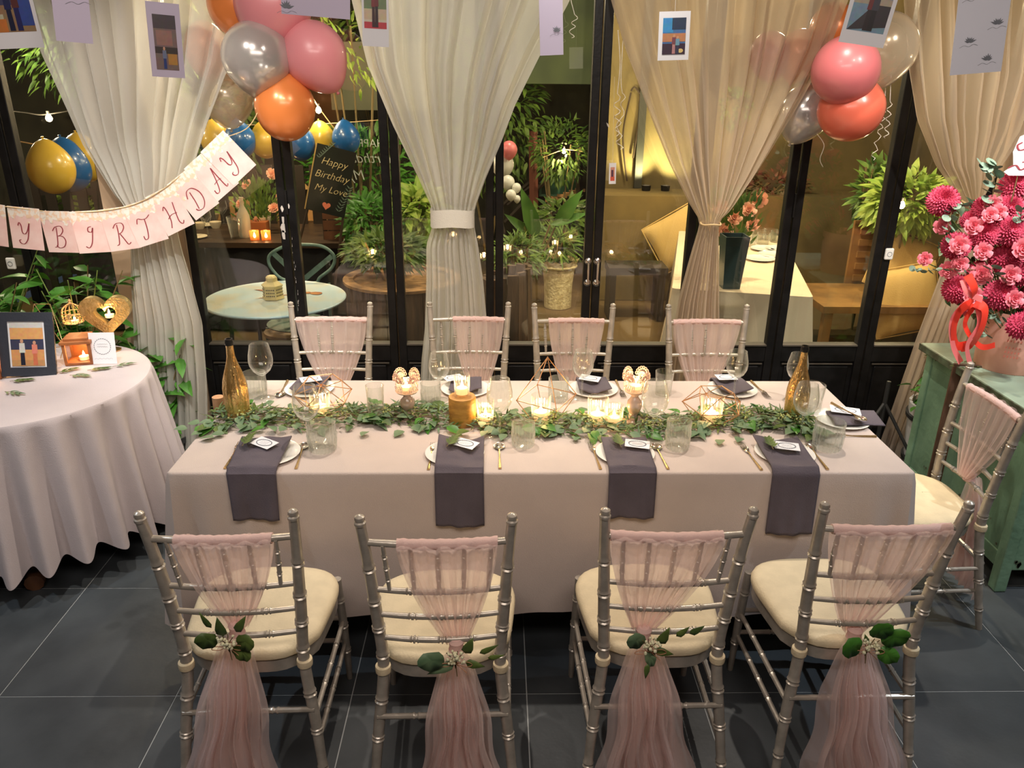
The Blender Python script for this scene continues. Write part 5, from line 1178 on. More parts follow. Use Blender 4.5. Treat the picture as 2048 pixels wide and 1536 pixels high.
def rose():
    mb = MB()
    for ring, (nn, r0, h0, L_, w_, opn) in enumerate(((2, .07, .10, .52, .40, 0), (3, .17, .04, .58, .5, .12), (4, .30, -.02, .58, .62, .30), (5, .45, -.12, .58, .74, .50), (6, .62, -.26, .56, .86, .80))):
        for k in range(nn):
            a = 2*pi*k/nn + ring*.7
            def pf(s, t, a=a, r0=r0, h0=h0, L_=L_, w_=w_, opn=opn):
                aa = a + (s - .5)*w_*2.4*(.5 + .5*sin(pi*(.2+.75*t)))/max(.5, r0*2.6); r_ = r0*(.55 + .45*t) + opn*.30*t*t + .05*(t > .85)*opn
                return (r_*cos(aa), r_*sin(aa), h0 + L_*t - opn*.16*t**3 - .10*(2*s-1)**2*t)
            mb.grid(pf, 6, 4)
    mb.sphere((0, 0, -.1), .30, 8, 5); return mb.mesh('rose', rosec)
mume, rosee = mum(), rose()
def flower(me, nm, u, v, rpx, yd, m=None):
    p = AY(u, v, 3.02 + yd); D = (p - Vector((0, 0, CAM_H))).length / CAM_F; r_ = rpx*D
    d = (p - Vector((BO_.x + .05, 3.18, p.z - .10))); d = Vector((d.x, -.25 + d.y, d.z + .10 if abs(d.z) < .5 else d.z)).normalized(); d = (d + Vector((0, -.9, .25))).normalized()
    o = inst(nm, me, bq, p - BO_, d.to_track_quat('Z', 'Y').to_euler(), r_)
    return p
st = MB()
fl_list = []
for (u, v, r_, yd) in ((1886, 402, 33, -.02), (1912, 492, 30, -.06), (1916, 578, 32, -.06), (1970, 468, 32, -.02), (2018, 462, 33, -.04), (1971, 417, 27, .04), (2016, 418, 32, .02), (2030, 370, 30, .04), (2000, 590, 33, -.06), (2012, 518, 32, -.02), (1958, 545, 25, .0), (2044, 652, 30, -.08), (2052, 545, 32, .02), (1940, 440, 20, .06), (2075, 420, 34, .02), (2075, 600, 34, .0), (2070, 490, 34, .0)):
    fl_list.append(flower(mume, 'chrysanthemum', u, v, r_, yd))
for (u, v, r_, yd) in ((1884, 453, 16, -.05), (1850, 518, 14, -.08), (1918, 490, 18, -.14), (1947, 452, 17, -.06), (1966, 503, 17, -.09), (1896, 540, 17, -.08), (1920, 528, 16, -.10), (1962, 548, 21, -.10), (1945, 590, 17, -.14), (2029, 598, 17, -.16), (2020, 550, 19, -.10), (2046, 498, 20, -.10), (1985, 408, 17, -.02), (1998, 425, 15, -.06), (1980, 430, 15, -.08), (1932, 618, 14, -.1)):
    fl_list.append(flower(rosee, 'rose', u, v, r_, yd))
for p in fl_list: st.tube([Vector((U(-.03, .03), U(-.03, .03), -.2)), (p - BO_)*.6 + Vector((0, .03, -.01)), p - BO_ + Vector((0, .02, -.01))], .0022, 5)
st.build('stem', mat('flower_stem_green', srgb(76, 100, 52), .6), bq)
eucm = mat('eucalyptus_blue_green', srgb(92, 118, 104), .6, c2=srgb(132, 152, 132), vscale=12)
lf = MB(); lf.disc((0, 0, 0), (0, 0, 1), 1, 12, .15); lfe = lf.mesh('leaf', eucm)
def euc(P, rr, n=10):
    P = catmull([AY(u, v, 3.0 + y) - BO_ for u, v, y in P], 8); MB().tube(P, .0016, 5).build('stem', stemm, bq)
    for i in range(n):
        q = P[int((len(P)-1)*(.1 + .9*i/(n-1)))]
        for s in (-1, 1): inst('leaf', lfe, bq, q + Vector((s*rr*.9, U(-.01, .01), U(-.004, .004))), (U(-.9, .3) + .6, s*.5 + U(-.3, .3), U(0, 3)), rr*U(.8, 1.15))
euc([(1990, 440, 0), (1985, 400, 0), (1988, 350, .0), (1972, 325, 0)], .022, 11); euc([(1950, 560, -.05), (1900, 470, -.06), (1905, 420, -.05), (1925, 408, -.03)], .016, 9)
euc([(1960, 540, -.06), (1900, 538, -.10), (1850, 542, -.10), (1832, 538, -.10)], .012, 9); euc([(1960, 590, -.06), (1965, 640, -.12), (1970, 672, -.12)], .014, 7); euc([(2020, 560, -.08), (1990, 548, -.12), (1985, 535, -.13)], .020, 3); euc([(2040, 440, -.05), (2044, 415, -.08)], .016, 3); euc([(1975, 620, -.08), (2000, 640, -.1)], .014, 4)
dk = MB()
for i in range(170):
    p = AY(U(1880, 2080), U(400, 640), 3.10 + U(-.02, .1)) - BO_; dk.leaf(p, (U(-1, 1), U(-1, 0), U(-1, 1)), (U(-.3, .3), -1, .4), U(.04, .08), U(.02, .035), .2)
dk.build('filler_leaves', mat('dark_filler_green', srgb(52, 76, 46), .55, c2=srgb(84, 104, 64), vscale=14), bq, kind='stuff')
# red ribbons
def ribbon(pts, wd, m, parent, y0=2.86):
    wd *= 1.15
    P = catmull([AY(u, v, y0 + dy) for u, v, dy in pts], 8); n = len(P); vs_ = []; o0 = Vector(parent.location)
    for i, p in enumerate(P):
        t_ = (P[min(i+1, n-1)] - P[max(i-1, 0)]).normalized(); s_ = t_.cross(Vector((sin(i*.10)*.5, -1, .2))).normalized(); vs_ += [p - o0 - s_*wd/2, p - o0 + s_*wd/2]
    mb = MB(); mb.add(vs_, [(2*i, 2*i+1, 2*i+3, 2*i+2) for i in range(n-1)]); o = mb.build('loop', m, parent); return o
rb = thing('ribbon_bow', 'glossy red and pink ribbon bow trailing from the bouquet over the cabinet edge', 'ribbon', AY(1935, 620, 2.86))
rr_ = mat('red_satin', srgb(232, 66, 50), .3, transl=.1); rp_ = mat('pink_satin', srgb(240, 128, 128), .3, transl=.1)
ribbon([(1945, 605, 0), (1922, 620, -.02), (1908, 655, -.03), (1912, 690, -.02), (1935, 690, 0)], .030, rr_, rb); ribbon([(1950, 605, 0), (1970, 620, -.02), (1962, 660, -.03), (1940, 690, -.02), (1920, 695, 0)], .032, rr_, rb)
ribbon([(1940, 600, .01), (1905, 640, -.03), (1906, 690, -.03), (1922, 725, -.03)], .024, rp_, rb); ribbon([(1955, 610, .01), (1958, 650, -.02), (1935, 690, -.04), (1940, 728, -.04)], .022, rp_, rb)
ribbon([(1950, 608, .01), (1930, 650, 0), (1960, 692, -.01), (1990, 690, -.01)], .020, rr_, rb); ribbon([(1935, 550, -.04), (1950, 580, -.06), (1945, 605, -.02)], .03, rr_, rb); ribbon([(1925, 560, -.04), (1935, 585, -.06), (1965, 600, -.03)], .02, rp_, rb)
# orange candle holder at the cabinet edge, script card
p = AZ(2046, 735, CZ); t = thing('amber_candle_holder', 'faceted amber paper lantern at the cabinet corner by the picture edge', 'candle holder', (p.x + .02, p.y, CZ), .5)
MB().lathe([(1e-5, 0), (.06, 0), (.075, .07), (.05, .13), (.045, .13), (.07, .07), (.055, .004)], 6).build('shade', mat('amber_shade', srgb(240, 150, 60), .4, transl=.5, trans=.15), t, False)
MB().lathe([(1e-5, 0), (.02, 0), (.02, .02), (1e-5, .02)], 16, (0, 0, .006)).build('tea_light', wax, t); MB().lathe([(1e-5, 0), (.004, .003), (.0055, .010), (1e-5, .028)], 8, (0, 0, .026)).build('flame', flamem, t); candlelight((p.x+.02, p.y, CZ + .06), 1.5)
sc_c = AY(2050, 300, 3.0); t = thing('script_topper', 'white die-cut sign with red script standing up from the bouquet', 'sign', sc_c); D = 3.3/CAM_F
mb = MB(); pts = [(-14, 22), (-2, 28), (20, 28), (30, 10), (20, -8), (24, -30), (10, -44), (-18, -44), (-28, -38), (-14, -26), (-20, -4)]
mb.add([(a*D, 0, b*D*1.0) for a, b in pts] + [(a*D, .003, b*D) for a, b in pts], [tuple(range(11)), tuple(range(11, 22))[::-1]] + [(i, (i+1) % 11, 11 + (i+1) % 11, 11 + i) for i in range(11)]); mb.build('card', paperw, t, False)
mb = MB(); ribbon_strokes(mb, [[(-.3, .5), (-.6, .3), (-.4, .0), (0, .1), (.1, .4), (-.2, .5)], [(-.9, -1.2), (-.4, -1.0), (0, -1.3), (.4, -1.1)], [(.2, .6), (.3, -.6), (.0, -.8)]], 26*D, 26*D, .008, (0, 0), -.0015); mb.build('lettering', inkr, t, False)
MB().tube([(0, .006, -.3), (0, .006, 0)], .002, 5).build('stick', stemm, t)
# leaf strand on cabinet top
cl = thing('leaf_strand', 'thin strand of dried leaves along the back of the cabinet top', 'leaves', AZ(1960, 726, CZ)); mb = MB()
for i in range(40):
    p = AZ(1905 + 130*rnd(), 722 + 16*rnd(), CZ + .006) - Vector(cl.location); mb.leaf(p, (U(-1, 1), U(-.5, .5), U(0, .2)), (0, 0, 1), U(.02, .04), .009, .1)
mb.build('leaves', leafd, cl, kind='stuff')
# white planter behind the end chair
pw_ = mat('whitewashed_wood', srgb(206, 204, 202), .7, var=.06, vscale=8, stretch=(4, 4, 1), bump=.2, bscale=12)
PB = AY(1884, 800, 3.62); PB = Vector((PB.x + .03, 3.60, 0)); pl = thing('white_tub_planter', 'white wooden tub with trailing plant behind the end chair', 'planter', PB)
for k in range(16):
    a = 2*pi*k/16; mb = MB(); 
    for z, r_ in ((0, .150), (.42, .185)):
        for da, dr in ((-.19, 0), (.19, 0), (.19, -.014), (-.19, -.014)): mb.v.append(((r_+dr)*cos(a+da), (r_+dr)*sin(a+da), z))
    mb.f += [(0, 1, 5, 4), (1, 2, 6, 5), (2, 3, 7, 6), (3, 0, 4, 7), (4, 5, 6, 7), (0, 3, 2, 1)]; mb.build('stave', pw_, pl, False)
for z in (.10, .34): MB().lathe([(.152 + .035*z/.42 + .006, z), (.152 + .035*z/.42 + .009, z + .002), (.154 + .035*z/.42 + .009, z + .022), (.152 + .035*z/.42 + .004, z+.024)], 32).build('hoop', pot, pl)
MB().lathe([(1e-5, .38), (.17, .38)], 24).build('soil', mat('soil', (.03, .02, .015), .9), pl)
lfm = MB().leaf; mbs = MB(); mbs.leaf((0,0,0), (1,0,0), (0,0,1), .07, .045, .2, .3); lme = mbs.mesh('leaf', leafb)
for i in range(90): a = U(0, 6.28); r_ = U(.02, .22); inst('leaf', lme, pl, (r_*cos(a), r_*sin(a)*.8 - .02, .42 + U(0, .34)*(1 - r_*2) + U(-.04, .02)), (U(-.6, .6), U(-.4, .6), a + U(-.5, .5)), U(.6, 1.1))
for k in range(8): a = k*.8; MB().tube(catmull([(0, 0, .38), (.06*cos(a), .06*sin(a), .52), (.16*cos(a), .12*sin(a), .55 + .1*(k % 3)), (.2*cos(a), .16*sin(a), .45)], 5), .0025, 5).build('stem', stemm, pl)
# small brown board with white letters seen through the end chair
p = AY(1903, 880, 3.15); t = thing('easel_board', 'small brown board with white lettering leaning behind the end chair', 'sign', (p.x, p.y, 0), R(-14))
bevel(MB().box((0, 0, .50), (.13, .015, .62)).build('board', mat('brown_board', srgb(92, 66, 50), .6, var=.15, vscale=9), t, False), .003)
mb = MB(); ribbon_strokes(mb, STROKES['A'] + [[(.9, .5), (1.3, .7), (1.4, .3), (1.0, .1)], [(.1, -.6), (.5, -.2), (.6, -.7), (1.0, -.2), (1.3, -.6)]], .07, .08, .005, (-.05, .60), -.0085); mb.build('lettering', ribw, t, False)
tri = thing('tripod_foot', 'black metal tripod foot on the floor beyond the table corner', 'stand', (2.02, 3.68, 0))
for a in (200, 320, 80): MB().tube([(0, 0, .40), (.26*cos(R(a)), .26*sin(R(a)), .02)], .009, 8).build('leg', pot, tri)
MB().tube([(0, 0, .05), (0, 0, .52)], .011, 8).build('pole', pot, tri)
# ================================================================ THE COURTYARD BEYOND THE GLASS
paving = mat('courtyard_floor', srgb(116, 92, 54), .7, c2=srgb(92, 74, 46), vscale=1.2, bump=.15, bscale=12)
struct(MB().box((0.4, 7.1, -.05), (9.6, 6.0, .09)), 'ground', paving)
conc = mat('stained_concrete', srgb(134, 112, 64), .85, c2=srgb(84, 74, 48), vscale=1.6, bump=.4, bscale=9, detail=9, ramp=(.3, .7))
concg = mat('grey_green_concrete', srgb(112, 112, 90), .85, c2=srgb(74, 78, 62), vscale=1.3, bump=.3, bscale=9, detail=8)
zl = AY(1290, 392, 7.1).z
struct(MB().box((2.98, 7.35, zl/2), (4.05, .50, zl)), 'trim_3', conc, label='low concrete planter wall with a ledge')
struct(MB().box((2.98, 7.75, 1.7), (4.05, .14, 3.4)), 'wall_garden', conc)
struct(MB().box((1.35, 7.655, (zl + 3.3)/2), (.07, .05, 3.3 - zl)), 'trim_4', mat('dark_pipe', (.03, .028, .02), .6))
struct(MB().box((-1.6, 9.6, 2.0), (6.4, .12, 4.0)), 'wall_garden.001', mat('dark_olive_wall', srgb(62, 60, 42), .9, c2=srgb(36, 38, 28), vscale=2))
struct(MB().box((0.62, 8.0, 2.7), (.9, .08, 1.6)), 'wall_garden.002', mat('green_boards', srgb(62, 72, 44), .8, c2=srgb(48, 58, 38), vscale=3))
struct(MB().box((-1.15, 8.2, 1.95), (1.0, .08, .62)), 'wall_garden.003', concg)
struct(MB().box((5.1, 6.0, 1.7), (.14, 3.8, 3.4)), 'wall_garden.004', concg)
struct(MB().box((-4.6, 6.8, 1.7), (.14, 5.6, 3.4)), 'wall_garden.005', mat('dark_olive_wall', (0,0,0)))
wp_ = mat('wall_climber_root', srgb(58, 42, 26), .8)
for (u0, v0, um, vm, u1, v1, lb) in ((1262, 185, 1246, 270, 1254, 362, 'longest bare climber root hanging down the lit concrete wall'), (1280, 190, 1278, 240, 1266, 316, 'shorter bare climber root right of the longest one'), (1262, 182, 1270, 175, 1285, 195, 'bare root loop joining the two hanging climber roots')):
    tag(MB().tube(catmull([AY(u0, v0, 7.64), AY(um, vm, 7.64), AY(u1, v1, 7.64)], 8), .009, 6).build('climber_root', wp_), lb, 'root')
# uplights and ledge plants
for (u, v, lb) in ((1292, 380, 'small uplight on the concrete ledge left of the pipe'), (1330, 384, 'small uplight on the concrete ledge right of the pipe')):
    p = AY(u, v, 7.45); t = thing('uplight', lb, 'lamp', (p.x, p.y, zl)); MB().lathe([(1e-5, 0), (.04, 0), (.045, .05), (.038, .05), (.03, .01)], 16).build('housing', black_wood, t); MB().lathe([(1e-5, .035), (.037, .035)], 16).build('lens', bulbm, t)
    spot((p.x, p.y, zl + .07), (p.x + (-.12 if u < 1310 else .25), 7.72, zl + .55), 45, (1.0, .88, .45), 1.9, .8, .02, 'wall_uplight')
def foliage(label, c, rad, n, L, m, name='shrub', wd=.35, seed=1, droop=.2, cat='shrub', stems=5, base=0.0):
    rg = random.Random(seed); t = thing(name, label, cat, (c[0], c[1], base)); mb = MB()
    for i in range(n):
        a = rg.uniform(0, 6.28); el = math.asin(rg.uniform(-1, 1)); r_ = rg.uniform(.35, 1) ** .5; q = Vector((cos(a)*cos(el)*rad[0]*r_, sin(a)*cos(el)*rad[1]*r_, sin(el)*rad[2]*r_))
        d = q.normalized() + Vector((rg.uniform(-.8, .8), rg.uniform(-.8, .8), rg.uniform(-.5, .7) - droop)); l = L * rg.uniform(.6, 1.3)
        mb.leaf(q + Vector((0, 0, c[2] - base)), d, (rg.uniform(-.5, .5), -.6, 1), l, l*wd, .25)
    mb.build('foliage', m, t, kind='stuff'); s = MB()
    for i in range(stems):
        a = rg.uniform(0, 6.28); s.tube(catmull([(0, 0, .0), (cos(a)*rad[0]*.3, sin(a)*rad[1]*.3, (c[2]-base)*.5), (cos(a)*rad[0]*.7, sin(a)*rad[1]*.7, c[2] - base + rad[2]*rg.uniform(0, .8))], 5), .008, 5)
    s.build('stem', stemm, t); return t
def fpx(label, u, v, Y, ru, rv, dy, n, L, m, **k):
    p = AY(u, v, Y); q = (p - Vector((0, 0, CAM_H))).length / CAM_F
    return foliage(label, p, (ru*q, dy, rv*q), n, L, m, **k)
# pale blue round table, X-back chair, stool, lantern
bluep = mat('faded_blue_tabletop', srgb(176, 200, 208), .3, c2=srgb(200, 190, 160), vscale=5, ramp=(.45, .72), detail=6, coat=.3)
bluem = mat('aqua_painted_metal', srgb(120, 152, 142), .45, c2=srgb(96, 120, 112), vscale=18)
T0 = Vector((-1.335, 4.535, 0)); t = thing('garden_table', 'pale blue weathered round metal table in the courtyard', 'table', T0)
MB().lathe([(1e-5, .700), (.40, .700), (.412, .706), (.415, .714), (.410, .720), (.392, .716), (1e-5, .718)], 64).build('tabletop', bluep, t)
rs = MB(); 
for (x, y, r_) in ((.22, .10, .05), (.16, .11, .03)): rs.add([(x + r_*cos(k*pi/5)*U(.7, 1.2), y + r_*.8*sin(k*pi/5)*U(.7, 1.1), .7202) for k in range(10)], [tuple(range(10))])
for (x, y, a, l) in ((-.02, .02, .5, .22), (-.12, .16, -.3, .14)): rs.add([(x - l/2*cos(a), y - l/2*sin(a), .7202), (x, y - .015, .7202), (x + l/2*cos(a), y + l/2*sin(a), .7202), (x, y + .02, .7202)], [(0, 1, 2, 3)])
rs.build('rust_patch', mat('rust', srgb(150, 88, 44), .8, c2=srgb(176, 120, 66), vscale=20), t, False)
for a in (40, 130, 220, 310): MB().tube([(.28*cos(R(a)), .28*sin(R(a)), .70), (.34*cos(R(a)), .34*sin(R(a)), .02)], .013, 8).build('leg', pot, t)
Yc = 5.12; cc = AY(604, 540, Yc); t = thing('metal_chair', 'aqua metal chair with an X shaped back behind the pale blue table', 'chair', (cc.x, Yc, 0)); o0 = Vector((cc.x, Yc, 0))
hoop = catmull([AY(u, v, Yc) - o0 for u, v in ((545, 505), (575, 491), (605, 489), (645, 493), (668, 512), (664, 535), (640, 555), (628, 566), (570, 560), (545, 540), (537, 520))], 6, True)
MB().tube(hoop, .011, 8, True).build('back_hoop', bluem, t)
for a, b in (((545, 505), (636, 590)), ((664, 512), (580, 582))):
    p, q = AY(*a, Yc) - o0, AY(*b, Yc) - o0; d = q - p; mb = MB(); mb.box((0, 0, 0), (d.length, .004, .034)); s_ = mb.build('cross_slat', bluem, t, False); s_.location = (p + q)/2; s_.rotation_euler = (0, -math.atan2(d.z, d.x), 0)
zs = .45; MB().lathe([(1e-5, zs-.012), (.19, zs-.012), (.20, zs), (1e-5, zs+.004)], 32, (0, -.22, 0)).build('seat', bluem, t)
for x in (-.17, .17):
    MB().tube([(x*1.1, .02, 0), (x, -.02, zs), (x*1.02, .0, (AY(628, 566, Yc).z))], .011, 8).build('back_leg', bluem, t); MB().tube([(x*1.1, -.40, 0), (x, -.34, zs)], .011, 8).build('leg', bluem, t)
p = AZ(577, 664, .44); t = thing('garden_stool', 'low round wooden stool half under the pale blue table', 'stool', (p.x, p.y + .02, 0))
MB().lathe([(1e-5, .42), (.15, .42), (.16, .43), (.155, .445), (1e-5, .445)], 32).build('seat', mat('stool_wood', srgb(176, 138, 84), .5, c2=srgb(140, 104, 60), vscale=12, stretch=(1, 6, 1)), t)
for a in (45, 135, 225, 315): MB().tube([(.10*cos(R(a)), .10*sin(R(a)), .42), (.14*cos(R(a)), .14*sin(R(a)), 0)], .009, 6).build('leg', pot, t)
p = AZ(547, 596, .72); ivm = mat('aged_ivory_metal', srgb(206, 184, 126), .5, var=.12, vscale=25)
t = thing('garden_lantern', 'small aged ivory hexagonal lantern on the pale blue table', 'lantern', (p.x, p.y, .72)); h6 = .075
MB().lathe([(1e-5, 0), (.066, 0), (.064, .012), (.060, .012), (.058, h6), (.064, h6), (.064, h6+.008), (.034, h6+.030), (.034, h6+.052), (.024, h6+.062), (1e-5, h6+.064)], 6).build('body', ivm, t, False)
dots = MB(); dkm = mat('cutout_dark', (.03, .022, .01), .7)
for k in range(6):
    a = pi/6 + k*pi/3; d = Vector((cos(a), sin(a), 0)); s_ = Vector((-sin(a), cos(a), 0))
    for i in range(5):
        for j in range(3):
            c_ = d*.0545 + s_*((i-2)*.0105) + Vector((0, 0, .024 + j*.018)); dots.add([c_ + s_*.0036*cos(q*pi/3 + j) + Vector((0, 0, .0052*sin(q*pi/3 + j))) + d*.0008 for q in range(6)], [tuple(range(6))])
dots.build('pierced_pattern', dkm, t, False, kind='stuff')
# dark long table on the left with cups, flowers, bottle and candles
DTZ = .74; dt = thing('dark_long_table', 'dark wooden long table with black skirt in the left courtyard', 'table', (-2.05, 6.55, 0))
dwt = mat('dark_table_wood', srgb(70, 52, 36), .45, c2=srgb(46, 34, 26), vscale=5, stretch=(1, 7, 1))
MB().box((0, 0, DTZ - .02), (2.5, 1.0, .04)).build('tabletop', dwt, dt, False)
MB().grid(lambda s, t_: (-1.22 + 2.44*s, -.46 + .012*sin(s*70), DTZ - .04 - (DTZ - .06)*t_), 80, 4).build('skirt', mat('black_cloth', (.012, .012, .014), .9), dt)
for sx in (-1, 1): MB().box((sx*1.15, .40, .35), (.06, .06, .70)).build('leg', dwt, dt, False)
def DT(u, v): return AZ(u, v, DTZ)
cupm = mat('cream_cup', srgb(220, 206, 176), .35)
def small(kind, p, label, cat, group, prof, m, seg=18, sc=1):
    t_ = tag(MB().lathe([(a*sc, b*sc) for a, b in prof], seg).build(kind, m), label, cat, group); t_.location = p; return t_
cupP = [(1e-5, 0), (.03, 0), (.045, .03), (.05, .055), (.046, .055), (.04, .03), (1e-5, .01)]; discP = [(1e-5, .004), (.05, .004), (.09, .014), (.088, .017), (.05, .008), (1e-5, .008)]; gobP = [(.035, 0), (.006, .006), (.005, .08), (.03, .11), (.045, .15), (.038, .20), (.036, .20), (.042, .15), (1e-5, .10)]
for i, (u, v) in enumerate(((392, 476), (400, 458), (418, 452), (428, 440), (440, 434), (452, 424), (462, 428), (470, 412), (478, 418), (432, 456))):
    small('teacup' if i % 2 else 'saucer', DT(u, v), ('small cream cup among the saucers on the dark courtyard table' if i % 2 else 'cream saucer among the cups on the dark courtyard table'), 'cup' if i % 2 else 'saucer', 'cream cups on the dark courtyard table' if i % 2 else 'cream saucers on the dark courtyard table', cupP if i % 2 else discP, cupm)
for i, (u, v) in enumerate(((416, 470), (448, 448), (508, 400))): small('goblet', DT(u, v), ['clear goblet at the front left of the cream cups', 'clear goblet in the middle of the cream cups', 'farthest clear goblet behind the frosted bottle'][i], 'wine glass', 'clear goblets on the dark courtyard table', gobP, drink_glass)
small('glass_beaker', DT(474, 476), 'frosted tapered glass in front on the dark courtyard table', 'glass', None, [(1e-5, 0), (.045, 0), (.065, .17), (.062, .17), (.042, .01)], cut_glass, 24)
small('frosted_bottle', DT(491, 474), 'frosted pale bottle with a narrow neck on the dark courtyard table', 'bottle', None, [(1e-5, 0), (.045, 0), (.05, .02), (.05, .17), (.03, .22), (.016, .25), (.015, .31), (.018, .315), (1e-5, .315)], mat('frosted_glass', srgb(190, 180, 160), .5, trans=.3), 24)
for i, (u, v, lb) in enumerate(((510, 480, 'small amber votive on the dark courtyard table beside the frosted bottle'), (533, 480, 'bright short votive at the front edge of the dark courtyard table'), (590, 444, 'square lit votive far back on the dark courtyard table'))):
    p = DT(u, v); t = thing('courtyard_votive', lb, 'candle', p); MB().lathe([(1e-5, 0), (.035, 0), (.037, .075), (.034, .075), (.032, .006), (1e-5, .005)], 20 if i < 2 else 4).build('glass_cup', mat('amber_glass', srgb(230, 140, 70), .2, trans=.5, transl=.3), t); MB().lathe([(1e-5, 0), (.010, .008), (.012, .02), (1e-5, .05)], 8, (0, 0, .015)).build('flame', flamem, t); point((p.x, p.y, p.z + .06), .8, (1, .55, .2), .015, 'candle_glow')
def flowers(label, p, pts, rr, m, greens, rad=(.2, .15, .14), vz=.12, vase=None, name='flower_arrangement'):
    t = thing(name, label, 'flowers', p); mb = MB(); rg = random.Random(5)
    for i in range(greens): 
        a = rg.uniform(0, 6.28); q = Vector((cos(a)*rad[0]*rg.random(), sin(a)*rad[1]*rg.random(), vz + rad[2]*rg.uniform(-.6, 1))); mb.leaf(q, q + Vector((0, 0, .1)), (0, -.5, 1), rg.uniform(.04, .08), .022, .2)
    mb.build('greenery', leafk, t, kind='stuff')
    for (x, y, z) in pts: o = inst('rose', m, t, (x, y, z), (R(rg.uniform(40, 90)), 0, rg.uniform(-.7, .7)), rr)
    if vase: MB().lathe(vase[0], vase[2]).build('vase', vase[1], t, smooth=vase[2] > 8)
    return t
peach = mat('peach_rose_petals', srgb(240, 176, 144), .6, c2=srgb(246, 200, 176), vscale=25, transl=.2); prose = rosee.copy(); prose.materials[0] = peach; prose.name = 'rose'
p = DT(528, 462); flowers('low bouquet of peach roses and greenery on the dark courtyard table', p, [(-.14, -.08, .24), (.12, -.06, .20), (-.10, .0, .38), (.10, .05, .46), (.18, -.02, .28), (-.02, -.10, .09), (-.20, 0, .12)], .055, prose, 260, (.22, .15, .20), .20, ([(1e-5, 0), (.05, 0), (.07, .12), (.06, .12), (.04, .02)], cupm, 20))
bt_ = thing('brown_box', 'small lit brown box behind the votives on the dark courtyard table', 'box', DT(525, 462)); bevel(MB().box((0, -.10, .05), (.16, .10, .10)).build('body', mat('orange_brown_box', srgb(150, 84, 40), .6), bt_, False), .004)
# small roofed hut shape / burlap sacks behind
for (u, v, wd, lb) in ((508, 378, .34, 'tan burlap covered peak behind the left courtyard table'), (598, 380, .30, 'tan burlap covered peak nearer the black signboard')):
    p = AY(u, v, 7.3); t = thing('burlap_tent', lb, 'fabric', (p.x, p.y, 0)); h = p.z + .12
    mb = MB(); mb.add([(-wd, -wd*.6, .72), (wd, -wd*.6, .72), (wd, wd*.6, .72), (-wd, wd*.6, .72), (0, 0, h), (-wd, -wd*.6, 0), (wd, -wd*.6, 0), (wd, wd*.6, 0), (-wd, wd*.6, 0)], [(0, 1, 4), (1, 2, 4), (2, 3, 4), (3, 0, 4), (5, 6, 1, 0), (6, 7, 2, 1), (7, 8, 3, 2), (8, 5, 0, 3)])
    mb.build('cover', mat('burlap', srgb(172, 134, 84), .85, bump=.3, bscale=60), t, False)
# signs
def text(body, size, m, parent, loc, rot=(R(90), 0, 0), shear=.28, mirror=False, align='CENTER'):
    cu = bpy.data.curves.new('lettering', 'FONT'); cu.body = body; cu.size = size; cu.shear = shear; cu.extrude = .0008; cu.align_x = align; cu.offset = -.001; cu.resolution_u = 3; cu.materials.append(m)
    o = bpy.data.objects.new('lettering', cu); me = bpy.data.meshes.new_from_object(o); bpy.data.objects.remove(o); o = bpy.data.objects.new('lettering', me); col.objects.link(o); o.parent = parent; o.location = loc; o.rotation_euler = rot
    if mirror: o.scale = (-1, 1, 1)
    return o
goldl = mat('pale_gold_lettering', srgb(226, 206, 150), .4, .3)
Ys = 5.75; c_ = AY(662, 362, Ys); t = thing('signboard', 'black signboard with pale gold birthday lettering in the courtyard', 'sign', c_); t.rotation_euler = (R(-8), R(14), R(4))
Wb = (AY(700, 362, Ys) - AY(622, 362, Ys)).x; Hb = (AY(662, 296, Ys) - AY(662, 430, Ys)).z
MB().box((0, 0, 0), (Wb, .012, Hb)).build('board', mat('black_acrylic', (.012, .016, .014), .15), t, False)
MB().box((-Wb/2 - .004, 0, 0), (.008, .018, Hb)).build('edge_strip', mat('brass_edge', srgb(190, 160, 100), .4, .6), t, False)
k = Wb/.33
text('Happy', .085*k, goldl, t, (0, -.009, Hb*.22)); text('Birthday', .085*k, goldl, t, (0, -.009, Hb*.02)); text('My Love', .080*k, goldl, t, (.01, -.009, -Hb*.18))
hm = MB(); hm.add([(.0020*k*1.1*16*sin(q*2*pi/24)**3, -.008, -Hb*.38 + .0020*k*1.1*(13*cos(q*2*pi/24) - 5*cos(q*4*pi/24) - 2*cos(q*6*pi/24) - cos(q*8*pi/24))) for q in range(24)], [tuple(range(24))]); hm.build('heart', mat('coral_heart', srgb(220, 120, 90), .6), t, False)
lf = MB()
for i in range(9):
    for s_ in (-1, 1): lf.leaf((Wb*.33 + .02*i*.3, -.008, -Hb*.42 + i*.022), (s_, 0, .8), (0, -1, 0), .035, .008, 0); lf.leaf((-Wb*.40 + .01*i, -.008, Hb*.30 + i*.014), (s_, 0, .8), (0, -1, 0), .025, .007, 0)
lf.build('painted_leaves', mat('sage_paint', srgb(98, 118, 104), .7), t, False)
for x in (-.12, .12): MB().tube([(x, .02, -Hb*.2), (x*1.6, .06, -c_.z/cos(R(8)) + .04)], .010, 6).build('easel_leg', dwt, t)
whl = mat('white_lettering', srgb(214, 222, 220), .5)
c_ = AY(722, 315, 6.3); t = thing('reflected_sign', 'mirror image of a birthday sign built as a clear sheet, white words reversed', 'sign', c_); MB().box((.0, .006, -.05), (.46, .004, .62)).build('sheet', pane_glass, t, False)  # reflection of an indoor sign, built as a sheet with mirrored words
text('HAPPY', .085, whl, t, (.06, 0, .08), mirror=True, shear=0); text('Birthday', .11, whl, t, (.06, 0, -.04), mirror=True); text('My', .11, whl, t, (-.04, 0, -.17), mirror=True)
